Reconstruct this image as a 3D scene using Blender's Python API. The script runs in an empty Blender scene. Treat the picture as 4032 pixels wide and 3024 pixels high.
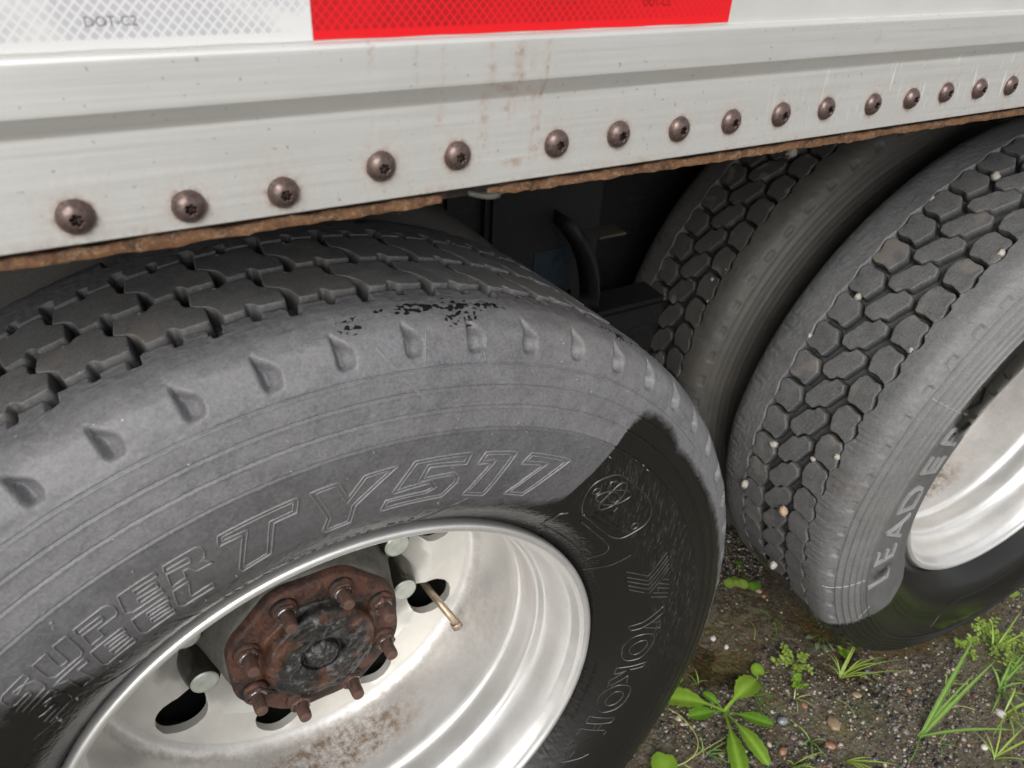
import bpy, bmesh, math, random
import numpy as np
from mathutils import Vector, Matrix
from mathutils.geometry import delaunay_2d_cdt
R = math.radians
random.seed(7); rng = np.random.default_rng(11)
scene = bpy.context.scene
col = scene.collection
TX0 = -0.0061; TXW = (0.385, 0.0095); TXR = (0.216, 0.0112); CAPDY = 0.045
Z0 = 0.492                      # height of the front axle over the ground
# ------------------------------------------------------------------ camera
yaw, pitch, roll = 0.5653, 0.5865, 0.0607
fwd = Vector((math.sin(yaw)*math.cos(pitch), math.cos(yaw)*math.cos(pitch), -math.sin(pitch)))
rt = Vector((math.cos(yaw), -math.sin(yaw), 0)); upv = rt.cross(fwd)
r2 = rt*math.cos(roll) + upv*math.sin(roll); u2 = -rt*math.sin(roll) + upv*math.cos(roll)
cd = bpy.data.cameras.new('camera'); cam = bpy.data.objects.new('camera', cd); col.objects.link(cam)
cam.matrix_world = Matrix(((r2.x, u2.x, -fwd.x, -0.1307), (r2.y, u2.y, -fwd.y, -0.4611), (r2.z, u2.z, -fwd.z, 0.7829+Z0), (0, 0, 0, 1)))
cd.sensor_width = 36; cd.lens = 26.71; cd.clip_start = 0.01; cd.clip_end = 400
cd.dof.use_dof = True; cd.dof.focus_distance = 0.80; cd.dof.aperture_fstop = 11
scene.camera = cam
# ------------------------------------------------------------------ overcast daylight
w = bpy.data.worlds.new('World'); scene.world = w; w.use_nodes = True
nt = w.node_tree; nt.nodes.clear()
wo = nt.nodes.new('ShaderNodeOutputWorld'); bg = nt.nodes.new('ShaderNodeBackground')
sky = nt.nodes.new('ShaderNodeTexSky'); sky.sky_type = 'NISHITA'; sky.sun_disc = False
sky.sun_elevation = R(38); sky.sun_rotation = R(216); sky.air_density = 1.0; sky.dust_density = 3.0; sky.ozone_density = 1.0
hs = nt.nodes.new('ShaderNodeHueSaturation'); hs.inputs['Saturation'].default_value = 0.12
nt.links.new(sky.outputs[0], hs.inputs['Color']); nt.links.new(hs.outputs[0], bg.inputs['Color'])
bg.inputs['Strength'].default_value = 0.15
nt.links.new(bg.outputs[0], wo.inputs['Surface'])
sd = bpy.data.lights.new('sun', 'SUN'); sun = bpy.data.objects.new('sun', sd); col.objects.link(sun)
sd.energy = 1.25; sd.angle = R(44); sd.color = (1.0, 0.985, 0.96)
az, el = R(216), R(38)          # Nishita: rotation measured from +Y towards +X
sdir = Vector((math.sin(az)*math.cos(el), math.cos(az)*math.cos(el), math.sin(el)))
sun.rotation_euler = sdir.to_track_quat('Z', 'Y').to_euler()
scene.view_settings.view_transform = 'Standard'; scene.view_settings.look = 'None'
scene.view_settings.exposure = 0.27; scene.view_settings.gamma = 1.0
scene.view_settings.use_curve_mapping = False
scene.cycles.max_bounces = 8

# ------------------------------------------------------------------ helpers
def tag(o, label=None, cat=None, group=None, kind=None):
    if label: o['label'] = label
    if cat: o['category'] = cat
    if group: o['group'] = group
    if kind: o['kind'] = kind
    return o
def empty(name, parent=None, mat=None):
    o = bpy.data.objects.new(name, None); col.objects.link(o); o.empty_display_size = 0.05
    if parent: o.parent = parent
    if mat is not None: o.matrix_local = mat
    return o
def link(name, me, m, parent=None, smooth=True):
    o = bpy.data.objects.new(name, me); col.objects.link(o)
    if m is not None and len(me.materials) == 0: me.materials.append(m)
    if parent: o.parent = parent
    return o
def mesh(verts, faces, smooth=True, attrs=None):
    """verts (n,3) array; faces list of (k,m) int arrays or one list of tuples"""
    me = bpy.data.meshes.new('m')
    verts = np.asarray(verts, np.float32)
    groups = faces if (isinstance(faces, list) and len(faces) and isinstance(faces[0], np.ndarray)) else [faces]
    if isinstance(groups[0], np.ndarray):
        nl = sum(g.size for g in groups); nf = sum(len(g) for g in groups)
        me.vertices.add(len(verts)); me.vertices.foreach_set('co', verts.ravel())
        me.loops.add(nl); me.loops.foreach_set('vertex_index', np.concatenate([g.ravel() for g in groups]).astype(np.int32))
        tot = np.concatenate([np.full(len(g), g.shape[1]) for g in groups]); st = np.concatenate([[0], np.cumsum(tot)[:-1]])
        me.polygons.add(nf); me.polygons.foreach_set('loop_start', st.astype(np.int32))
        me.update(calc_edges=True)
    else:
        me.from_pydata([tuple(map(float, v)) for v in verts], [], groups[0]); me.update()
    me.polygons.foreach_set('use_smooth', np.full(len(me.polygons), smooth))
    for k, a in (attrs or {}).items():
        a = np.asarray(a, np.float32)
        if a.ndim == 2:
            at = me.attributes.new(k, 'FLOAT_COLOR', 'POINT'); at.data.foreach_set('color', a.ravel())
        else:
            at = me.attributes.new(k, 'FLOAT', 'POINT'); at.data.foreach_set('value', a)
    me.validate(); me.update()
    return me
def sharpen(me, ang=35):
    bm = bmesh.new(); bm.from_mesh(me)
    for e in bm.edges:
        if len(e.link_faces) == 2 and e.calc_face_angle(0) > R(ang): e.smooth = False
    bm.to_mesh(me); bm.free()
    return me
def grid_faces(nu, nv, wrap_u=False):
    """vertex index = u*nv+v"""
    nuu = nu if wrap_u else nu-1
    a = np.arange(nuu)[:, None]*nv + np.arange(nv-1)[None]
    b = (((np.arange(nuu)+1) % nu)[:, None]*nv + np.arange(nv-1)[None])
    return np.stack([a, b, b+1, a+1], -1).reshape(-1, 4)
def lathe(prof, n=96, a0=0, a1=360, name=None, flip=False):
    """revolve (r,y) about the local Y axis"""
    prof = np.array(prof, float); full = abs(a1-a0-360) < 1e-6
    th = np.radians(np.linspace(a0, a1, n, endpoint=not full))
    v = np.stack([np.sin(th)[:, None]*prof[None, :, 0], np.broadcast_to(prof[None, :, 1], (n, len(prof))), np.cos(th)[:, None]*prof[None, :, 0]], -1).reshape(-1, 3)
    f = grid_faces(n, len(prof), full)
    if flip: f = f[:, ::-1]
    return mesh(v, [f])
def boxes(bs, bev=0.0):
    bm = bmesh.new()
    for (x0, x1, y0, y1, z0, z1) in bs:
        r = bmesh.ops.create_cube(bm, size=1)
        bmesh.ops.scale(bm, vec=(x1-x0, y1-y0, z1-z0), verts=r['verts']); bmesh.ops.translate(bm, vec=((x0+x1)/2, (y0+y1)/2, (z0+z1)/2), verts=r['verts'])
    if bev: bmesh.ops.bevel(bm, geom=bm.edges[:], offset=bev, segments=2, affect='EDGES')
    me = bpy.data.meshes.new('m'); bm.to_mesh(me); bm.free(); return me
def tube(pts, rad, n=10, caps=True):
    pts = [Vector(p) for p in pts]; rads = rad if isinstance(rad, (list, tuple)) else [rad]*len(pts)
    V, F = [], []; up = Vector((0.31, 0.2, 0.93))
    for i, p in enumerate(pts):
        t = (pts[min(i+1, len(pts)-1)] - pts[max(i-1, 0)]).normalized()
        a = t.cross(up).normalized(); b = t.cross(a)
        for k in range(n):
            c = 2*math.pi*k/n; V.append(p + a*math.cos(c)*rads[i] + b*math.sin(c)*rads[i])
    for i in range(len(pts)-1):
        for k in range(n):
            F.append((i*n+k, i*n+(k+1) % n, (i+1)*n+(k+1) % n, (i+1)*n+k))
    if caps: F.append(tuple(range(n-1, -1, -1))); F.append(tuple((len(pts)-1)*n+k for k in range(n)))
    return mesh(np.array([tuple(v) for v in V]), F)
def smoothstep(a, b, x):
    t = np.clip((x-a)/(b-a), 0, 1); return t*t*(3-2*t)
_tab = {}
def noise1(x, seed=0):
    if seed not in _tab: _tab[seed] = np.random.default_rng(seed+100).uniform(-1, 1, 4096)
    t = _tab[seed]; i = np.floor(x).astype(int); f = x-i; f = f*f*(3-2*f)
    return t[i % 4096]*(1-f) + t[(i+1) % 4096]*f
def noise2(x, y, seed=0):
    if ('2', seed) not in _tab: _tab[('2', seed)] = np.random.default_rng(seed+500).uniform(-1, 1, (256, 256))
    t = _tab[('2', seed)]; i = np.floor(x).astype(int); j = np.floor(y).astype(int); f = x-i; g = y-j
    f = f*f*(3-2*f); g = g*g*(3-2*g)
    return (t[i % 256, j % 256]*(1-f)+t[(i+1) % 256, j % 256]*f)*(1-g) + (t[i % 256, (j+1) % 256]*(1-f)+t[(i+1) % 256, (j+1) % 256]*f)*g

# ------------------------------------------------------------------ materials
class NT:
    def __init__(s, name):
        s.m = bpy.data.materials.new(name); s.m.use_nodes = True; s.t = s.m.node_tree
        s.b = s.t.nodes['Principled BSDF']; s.out = s.t.nodes['Material Output']
    def n(s, typ, **kw):
        nd = s.t.nodes.new(typ)
        for k, v in kw.items():
            if hasattr(nd, k) and k not in nd.inputs: setattr(nd, k, v)
            else: nd.inputs[k].default_value = v
        return nd
    def l(s, a, b): s.t.links.new(a, b)
    def coord(s, scale=(1, 1, 1), kind='Object'):
        tc = s.n('ShaderNodeTexCoord'); mp = s.n('ShaderNodeMapping'); mp.inputs['Scale'].default_value = scale
        s.l(tc.outputs[kind], mp.inputs['Vector']); return mp.outputs[0]
    def noise(s, vec, scale, detail=4, rough=0.55, dist=0.0):
        nd = s.n('ShaderNodeTexNoise'); nd.inputs['Scale'].default_value = scale; nd.inputs['Detail'].default_value = detail
        nd.inputs['Roughness'].default_value = rough; nd.inputs['Distortion'].default_value = dist
        s.l(vec, nd.inputs['Vector']); return nd.outputs['Fac']
    def ramp(s, fac, stops):
        nd = s.n('ShaderNodeValToRGB'); e = nd.color_ramp.elements
        while len(e) < len(stops): e.new(0.5)
        for i, (p, c) in enumerate(stops):
            e[i].position = p; e[i].color = (*c, 1) if isinstance(c, (tuple, list)) else (c, c, c, 1)
        s.l(fac, nd.inputs['Fac']); return nd.outputs['Color']
    def math(s, op, a, b=None, clamp=False):
        nd = s.n('ShaderNodeMath'); nd.operation = op; nd.use_clamp = clamp
        for i, v in enumerate((a, b)):
            if v is None: continue
            if isinstance(v, (int, float)): nd.inputs[i].default_value = v
            else: s.l(v, nd.inputs[i])
        return nd.outputs[0]
    def mix(s, fac, a, b, blend='MIX'):
        nd = s.n('ShaderNodeMix'); nd.data_type = 'RGBA'; nd.blend_type = blend
        for sock, v in ((nd.inputs[0], fac), (nd.inputs[6], a), (nd.inputs[7], b)):
            if isinstance(v, (int, float)): sock.default_value = v
            elif isinstance(v, (tuple, list)): sock.default_value = (*v, 1)
            else: s.l(v, sock)
        return nd.outputs[2]
    def attr(s, name, out='Fac'):
        nd = s.n('ShaderNodeAttribute'); nd.attribute_name = name; return nd.outputs[out]
    def bump(s, h, strength=0.3, dist=0.001, prev=None):
        nd = s.n('ShaderNodeBump'); nd.inputs['Strength'].default_value = strength; nd.inputs['Distance'].default_value = dist
        s.l(h, nd.inputs['Height'])
        if prev is not None: s.l(prev, nd.inputs['Normal'])
        return nd.outputs[0]
    def set(s, **kw):
        for k, v in kw.items():
            sock = s.b.inputs[k.replace('_', ' ')]
            if isinstance(v, (int, float)): sock.default_value = v
            elif isinstance(v, tuple): sock.default_value = (*v, 1) if len(v) == 3 else v
            else: s.l(v, sock)
        return s.m

def rubber(name, dry, dusty, worn=0.0, rough=0.62, objrand=False, clean_groove_shade=0.62):
    a = NT(name); v = a.coord()
    if objrand:
        oi = a.n('ShaderNodeObjectInfo'); ad = a.n('ShaderNodeVectorMath'); ad.operation = 'ADD'
        sc = a.n('ShaderNodeVectorMath'); sc.operation = 'SCALE'; cmb = a.n('ShaderNodeCombineXYZ')
        for i in range(3): a.l(oi.outputs['Random'], cmb.inputs[i])
        a.l(cmb.outputs[0], sc.inputs[0]); sc.inputs['Scale'].default_value = 37.0
        a.l(v, ad.inputs[0]); a.l(sc.outputs[0], ad.inputs[1]); v = ad.outputs[0]
    big = a.noise(v, 9, 5, 0.6); mid = a.noise(v, 60, 5, 0.65); fine = a.noise(v, 420, 4, 0.7)
    f = a.math('ADD', a.math('MULTIPLY', big, 0.55), a.math('MULTIPLY', mid, 0.45))
    c = a.mix(a.ramp(f, [(0.36, 0.0), (0.66, 1.0)]), dry, dusty)
    c = a.mix(a.math('MULTIPLY', a.ramp(fine, [(0.35, 0.0), (0.7, 1.0)]), 0.35 + worn), c, tuple(min(1, x*1.9) for x in dusty))
    stv = a.noise(a.coord((45, 60, 100)), 1.0, 5, 0.7, 0.8)
    c = a.mix(a.math('MULTIPLY', a.ramp(stv, [(0.48, 0.0), (0.72, 1.0)]), 0.16), c, tuple(x*1.5 for x in dusty))
    dk = a.noise(v, 22, 6, 0.7, 0.4)
    c = a.mix(a.math('MULTIPLY', a.ramp(dk, [(0.52, 0.0), (0.70, 1.0)]), 0.30), c, tuple(x*.6 for x in dry))
    brown = a.noise(v, 5.5, 3, 0.5, 0.6)
    c = a.mix(a.math('MULTIPLY', a.ramp(brown, [(0.55, 0.0), (0.75, 1.0)]), 0.35), c, (0.115, 0.095, 0.075))
    # pale grit that sticks to the rubber
    vo = a.n('ShaderNodeTexVoronoi'); vo.inputs['Scale'].default_value = 85; a.l(v, vo.inputs['Vector'])
    if objrand:
        tn = a.noise(v, 24, 3, 0.5); c = a.mix(a.math('MULTIPLY', a.ramp(tn, [(0.60, 0.0), (0.68, 1.0)]), 0.55), c, (0.23, 0.195, 0.165))
        ck = a.noise(a.coord((30, 160, 160)), 1.0, 3, 0.6, 1.5); c = a.mix(a.math('MULTIPLY', a.ramp(a.math('ABSOLUTE', a.math('SUBTRACT', ck, 0.5)), [(0.0, 1.0), (0.012, 0.0)]), 0.55), c, (0.02, 0.02, 0.02))
    gr = a.math('MULTIPLY', a.math('LESS_THAN', vo.outputs['Distance'], 0.055), a.math('GREATER_THAN', a.noise(v, 31, 2), 0.54))
    c = a.mix(a.math('MULTIPLY', gr, 0.7), c, (0.5, 0.48, 0.46))
    c = a.mix(a.attr('clean_groove_shade'), c, a.mix(1.0, c, (clean_groove_shade, clean_groove_shade, clean_groove_shade), 'MULTIPLY'))  # darkens dust-free rubber, and paints shade into the tread grooves
    wet = a.attr('wet'); edge = a.math('ADD', wet, a.math('MULTIPLY', a.math('SUBTRACT', a.noise(v, 60, 6, 0.72, 0.6), 0.5), 0.75))
    wm = a.ramp(edge, [(0.34, 0.0), (0.52, 0.6), (0.74, 1.0)])
    # half-dried scuffs inside the wet area
    vs = a.coord((420, 200, 60)); sc2 = a.noise(vs, 1.0, 5, 0.75)
    scm = a.math('MULTIPLY', a.attr('scuff'), a.ramp(sc2, [(0.5, 0.0), (0.72, 1.0)]))
    wm2 = a.math('MULTIPLY', wm, a.math('SUBTRACT', 1.0, a.math('MULTIPLY', scm, 0.42)))
    c = a.mix(wm2, c, (0.0085, 0.0085, 0.0075))
    # torn black rubber on the shoulder
    ch = a.attr('chip'); vv = a.n('ShaderNodeTexVoronoi'); vv.inputs['Scale'].default_value = 270; vv.feature = 'F1'
    a.l(a.coord((1.0, 1.0, 2.2)), vv.inputs['Vector'])
    sep = a.n('ShaderNodeSeparateColor'); a.l(vv.outputs['Color'], sep.inputs[0])
    chm = a.math('MULTIPLY', a.math('LESS_THAN', sep.outputs[0], a.math('MULTIPLY', ch, 0.9)), a.math('GREATER_THAN', ch, 0.04))
    c = a.mix(chm, c, (0.011, 0.011, 0.011))
    rg = a.mix(wm2, a.ramp(mid, [(0.3, rough-0.08), (0.7, rough+0.1)]), (0.2, 0.2, 0.2))
    n1 = a.bump(fine, 0.30, 0.0006); n2 = a.bump(mid, 0.35, 0.0012, n1)
    return a.set(Base_Color=c, Roughness=rg, Normal=n2, Specular_IOR_Level=0.45)
M = {}
M['side1'] = rubber('rubber_sidewall_front', (0.086, 0.085, 0.090), (0.152, 0.150, 0.155), 0.04, 0.48)
M['letter'] = rubber('rubber_letter_edge', (0.115, 0.114, 0.115), (0.155, 0.153, 0.154), 0.0, 0.45, clean_groove_shade=0.78)
M['letter2'] = rubber('rubber_letter_rear', (0.20, 0.20, 0.20), (0.27, 0.268, 0.265), 0.0, 0.55)
M['side2'] = rubber('rubber_sidewall_rear', (0.095, 0.095, 0.096), (0.150, 0.149, 0.149), 0.06, 0.56)
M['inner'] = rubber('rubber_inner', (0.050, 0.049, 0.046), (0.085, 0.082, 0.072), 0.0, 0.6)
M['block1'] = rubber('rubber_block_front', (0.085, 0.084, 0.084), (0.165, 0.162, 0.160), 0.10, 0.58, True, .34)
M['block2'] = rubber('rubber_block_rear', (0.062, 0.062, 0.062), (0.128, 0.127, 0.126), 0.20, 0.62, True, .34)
def simple(name, c, rough=0.5, metal=0.0, spec=0.5, var=0.25, scale=40, bump=0.15):
    a = NT(name); v = a.coord(); n = a.noise(v, scale, 5, 0.6)
    cc = a.mix(a.ramp(n, [(0.3, 0.0), (0.7, 1.0)]), tuple(x*(1-var) for x in c), tuple(min(1, x*(1+var)) for x in c))
    return a.set(Base_Color=cc, Roughness=a.ramp(n, [(0.3, max(0.02, rough-0.06)), (0.7, min(1, rough+0.08))]), Metallic=metal, Specular_IOR_Level=spec, Normal=a.bump(n, bump, 0.0008))
# rail: weathered mill aluminium, drawn along X
def alu():
    a = NT('weathered_aluminium'); v = a.coord((6, 30, 420)); br = a.noise(v, 1, 4, 0.6)
    br2 = a.noise(a.coord((2, 10, 90)), 1, 3, 0.55)
    v2 = a.coord(); bl = a.noise(v2, 14, 5, 0.6); sp = a.noise(v2, 260, 3, 0.6)
    c = a.mix(a.ramp(br, [(0.3, 0.0), (0.7, 1.0)]), (0.635, 0.635, 0.615), (0.685, 0.685, 0.67))
    c = a.mix(a.math('MULTIPLY', a.ramp(bl, [(0.4, 0.0), (0.75, 1.0)]), 0.4), c, (0.56, 0.56, 0.51))
    c = a.mix(a.math('MULTIPLY', a.ramp(br2, [(0.45, 0.0), (0.7, 1.0)]), 0.25), c, (0.74, 0.74, 0.73))
    c = a.mix(a.math('MULTIPLY', a.math('GREATER_THAN', sp, 0.69), 0.5), c, (0.22, 0.2, 0.17))
    g = a.attr('grime'); gn = a.noise(v2, 150, 5, 0.7)
    gm = a.math('MULTIPLY', g, a.ramp(gn, [(0.34, 0.2), (0.6, 1.25)]), True)
    c = a.mix(gm, c, (0.25, 0.165, 0.115))
    # pale scratches, nearly upright
    sv = a.coord((330, 1, 22)); rot = a.n('ShaderNodeMapping'); rot.inputs['Rotation'].default_value = (0, R(7), 0)
    tc = a.n('ShaderNodeTexCoord'); a.l(tc.outputs['Object'], rot.inputs['Vector'])
    mp = a.n('ShaderNodeMapping'); mp.inputs['Scale'].default_value = (330, 1, 24); a.l(rot.outputs[0], mp.inputs['Vector'])
    s = a.noise(mp.outputs[0], 1, 2, 0.5)
    sm = a.math('MULTIPLY', a.attr('scratch'), a.ramp(s, [(0.63, 0.0), (0.67, 1.0)]))
    c = a.mix(sm, c, (0.82, 0.82, 0.79))
    rg = a.mix(gm, a.ramp(br, [(0.3, 0.36), (0.7, 0.5)]), (0.75, 0.75, 0.75))
    n = a.bump(br, 0.12, 0.0005); n = a.bump(bl, 0.08, 0.002, n)
    mt = a.math('SUBTRACT', 0.55, a.math('MULTIPLY', gm, 0.5))
    return a.set(Base_Color=c, Roughness=rg, Metallic=mt, Normal=n)
M['alu'] = alu()
M['panel'] = simple('painted_body_panel', (0.66, 0.66, 0.63), 0.35, 0.35, var=0.05, scale=12, bump=0.03)
def rust(name, c0, c1, c2, sc=60, metal=0.1, bmp=0.6):
    a = NT(name); v = a.coord(); n = a.noise(v, sc, 6, 0.7); n2 = a.noise(v, sc*5, 4, 0.7)
    c = a.mix(a.ramp(n, [(0.32, 0.0), (0.55, 1.0)]), c0, c1)
    c = a.mix(a.ramp(n2, [(0.5, 0.0), (0.72, 1.0)]), c, c2)
    return a.set(Base_Color=c, Roughness=a.ramp(n2, [(0.3, 0.55), (0.7, 0.85)]), Metallic=metal, Normal=a.bump(n, bmp, 0.002, a.bump(n2, bmp*0.7, 0.0008)))
M['rust_edge'] = rust('rusty_edge', (0.085, 0.042, 0.025), (0.26, 0.13, 0.065), (0.46, 0.32, 0.20), 70)
M['rust_hub'] = rust('rusty_hub', (0.010, 0.008, 0.007), (0.085, 0.036, 0.024), (0.165, 0.078, 0.046), 52)
M['rust_nut'] = rust('rusty_nut', (0.03, 0.018, 0.014), (0.10, 0.052, 0.038), (0.17, 0.10, 0.075), 80)
def greasy(m, scale, lo, hi, col_, amt):
    t = m.node_tree; bs = t.nodes['Principled BSDF']; src = bs.inputs['Base Color'].links[0].from_socket
    tc = t.nodes.new('ShaderNodeTexCoord'); nz = t.nodes.new('ShaderNodeTexNoise'); nz.inputs['Scale'].default_value = scale; nz.inputs['Detail'].default_value = 6; nz.inputs['Roughness'].default_value = .68
    rp = t.nodes.new('ShaderNodeValToRGB'); rp.color_ramp.elements[0].position = lo; rp.color_ramp.elements[1].position = hi; rp.color_ramp.elements[1].color = (amt, amt, amt, 1)
    mx = t.nodes.new('ShaderNodeMix'); mx.data_type = 'RGBA'; mx.inputs[7].default_value = (*col_, 1)
    t.links.new(tc.outputs['Object'], nz.inputs['Vector']); t.links.new(nz.outputs['Fac'], rp.inputs['Fac']); t.links.new(rp.outputs['Color'], mx.inputs[0]); t.links.new(src, mx.inputs[6]); t.links.new(mx.outputs[2], bs.inputs['Base Color'])
greasy(M['rust_hub'], 19, .48, .60, (.012, .011, .010), .92)
greasy(M['rust_nut'], 45, .55, .66, (.012, .010, .009), .85)
def dome():
    a = NT('greasy_hub_dome'); v = a.coord(); n = a.noise(v, 48, 7, 0.72, 0.15); n2 = a.noise(v, 190, 5, 0.7)
    c = a.mix(a.ramp(n, [(0.36, 0.0), (0.52, 1.0)]), (0.004, 0.004, 0.004), (0.024, 0.023, 0.021))
    c = a.mix(a.ramp(n, [(0.57, 0.0), (0.68, 1.0)]), c, (0.20, 0.195, 0.19))
    c = a.mix(a.math('MULTIPLY', a.ramp(a.noise(v, 17, 4, 0.6), [(0.5, 0.0), (0.62, 1.0)]), 0.8), c, (0.13, 0.055, 0.03))
    c = a.mix(a.ramp(n2, [(0.62, 0.0), (0.72, 1.0)]), c, (0.2, 0.18, 0.16))
    return a.set(Base_Color=c, Roughness=a.ramp(n, [(0.35, 0.18), (0.6, 0.5)]), Metallic=0.25, Normal=a.bump(n, 0.5, 0.003, a.bump(n2, 0.5, 0.001)))
M['dome'] = dome()
M['bolt'] = rust('brown_coated_screw', (0.070, 0.045, 0.040), (0.125, 0.086, 0.076), (0.21, 0.165, 0.15), 110, 0.55, 0.10)
M['bolt'].node_tree.nodes['Principled BSDF'].inputs['Roughness'].default_value = 0.27
for l in list(M['bolt'].node_tree.links):
    if l.to_socket.name == 'Roughness': M['bolt'].node_tree.links.remove(l)
M['socket'] = simple('dark_socket', (0.03, 0.016, 0.013), 0.4, 0.4)
def rim_mat():
    a = NT('brushed_wheel_aluminium'); v = a.coord(); n = a.noise(v, 18, 6, 0.65); n2 = a.noise(v, 180, 4, 0.7)
    c = a.mix(a.ramp(n, [(0.3, 0.0), (0.7, 1.0)]), (0.70, 0.69, 0.67), (0.80, 0.79, 0.775))
    c = a.mix(a.math('MULTIPLY', a.ramp(n2, [(0.5, 0.0), (0.75, 1.0)]), 0.18), c, (0.5, 0.44, 0.38))
    d = a.attr('dirt'); dn = a.noise(v, 70, 6, 0.75)
    dm = a.math('MULTIPLY', d, a.ramp(dn, [(0.34, 0.1), (0.6, 1.0)]), True)
    c = a.mix(dm, c, (0.17, 0.115, 0.075))
    spk = a.math('MULTIPLY', a.math('GREATER_THAN', a.noise(v, 300, 3, 0.6), 0.66), a.math('GREATER_THAN', d, 0.25))
    c = a.mix(a.math('MULTIPLY', spk, 0.7), c, (0.52, 0.47, 0.41))
    # a circular machining grain: noise on the radius
    return a.set(Base_Color=c, Roughness=a.mix(dm, a.ramp(n, [(0.3, 0.30), (0.7, 0.42)]), (0.8, 0.8, 0.8)), Metallic=a.math('SUBTRACT', 0.7, a.math('MULTIPLY', dm, 0.6)), Normal=a.bump(n2, 0.12, 0.0005, a.bump(n, 0.1, 0.002)))
M['rim'] = rim_mat()
M['disc'] = simple('wheel_disc_aluminium', (0.68, 0.66, 0.61), 0.45, 0.45, var=0.08, scale=22, bump=0.1)
M['hub'] = rust('grey_cast_hub', (0.065, 0.068, 0.058), (0.115, 0.118, 0.104), (0.12, 0.075, 0.05), 40, 0.2, 0.35)
M['black'] = simple('black_drum', (0.004, 0.004, 0.004), 0.9, 0.0, 0.1, bump=0.0)
M['cap'] = simple('dark_nut_cap', (0.045, 0.043, 0.035), 0.16, 0.6, var=0.2, scale=25, bump=0.02)
M['capend'] = simple('dull_cap_end', (0.5, 0.52, 0.46), 0.4, 0.4, var=0.15, scale=120, bump=0.3)
M['brass'] = simple('brass_valve', (0.34, 0.27, 0.19), 0.38, 0.8, var=0.25, scale=90)
M['steel'] = simple('bright_steel', (0.42, 0.43, 0.45), 0.3, 0.9, var=0.3, scale=120)
greasy(M['steel'], 150, .42, .52, (.09, .05, .035), 1.0)
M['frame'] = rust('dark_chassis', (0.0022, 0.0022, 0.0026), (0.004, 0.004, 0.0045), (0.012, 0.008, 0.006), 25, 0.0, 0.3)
M['blue'] = simple('blue_grease_paint', (0.004, 0.013, 0.022), 0.5, 0.0, var=0.6, scale=60)
M['ledge'] = rust('dusty_ledge', (0.02, 0.016, 0.012), (0.05, 0.042, 0.03), (0.08, 0.065, 0.05), 60)
def tape(name, base, cell, edge, spread):
    a = NT(name); tc = a.n('ShaderNodeTexCoord'); sp = a.n('ShaderNodeSeparateXYZ'); a.l(tc.outputs['Object'], sp.inputs[0])
    p = 0.0050
    u = a.math('FRACT', a.math('DIVIDE', a.math('ADD', sp.outputs['X'], a.math('MULTIPLY', sp.outputs['Z'], 0.9)), p))
    q = a.math('FRACT', a.math('DIVIDE', a.math('SUBTRACT', sp.outputs['X'], a.math('MULTIPLY', sp.outputs['Z'], 0.9)), p))
    du = a.math('MINIMUM', u, a.math('SUBTRACT', 1.0, u)); dq = a.math('MINIMUM', q, a.math('SUBTRACT', 1.0, q))
    line = a.ramp(a.math('MINIMUM', du, dq), [(0.09, 1.0), (0.17, 0.0)])
    n = a.noise(tc.outputs['Object'], 22, 4, 0.6); n2 = a.noise(tc.outputs['Object'], 240, 3, 0.6)
    fade = a.ramp(n, [(0.36, 0.0), (0.50, 1.0)])
    if spread is not None:      # the cell print is worn towards the far end
        fade = a.math('MULTIPLY', a.ramp(n, [(0.3, 0.4), (0.6, 1.0)]), a.ramp(a.math('MULTIPLY', sp.outputs['X'], 1.0/spread), [(0.55, 1.0), (1.0, 0.12)]))
    c = a.mix(a.math('MULTIPLY', a.math('SUBTRACT', 1.0, line), fade), edge, cell)
    # solid border along the lower edge
    c = a.mix(a.math('LESS_THAN', sp.outputs['Z'], 0.0042), c, edge)
    c = a.mix(a.math('MULTIPLY', a.math('GREATER_THAN', n2, 0.68), 0.4), c, base)
    return a.set(Base_Color=c, Roughness=0.3, Specular_IOR_Level=0.5, Normal=a.bump(line, 0.1, 0.0002))
M['tape_white'] = tape('white_prism_tape', (0.58, 0.58, 0.56), (0.47, 0.47, 0.50), (0.67, 0.67, 0.66), None)
M['tape_red'] = tape('red_prism_tape', (0.55, 0.03, 0.03), (0.38, 0.006, 0.010), (0.70, 0.008, 0.014), 0.28)
M['ink'] = simple('grey_ink', (0.2, 0.2, 0.2), 0.5, var=0.3, scale=300, bump=0)
M['ink_red'] = simple('dark_red_ink', (0.2, 0.004, 0.006), 0.5, var=0.2, scale=300, bump=0)
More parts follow.
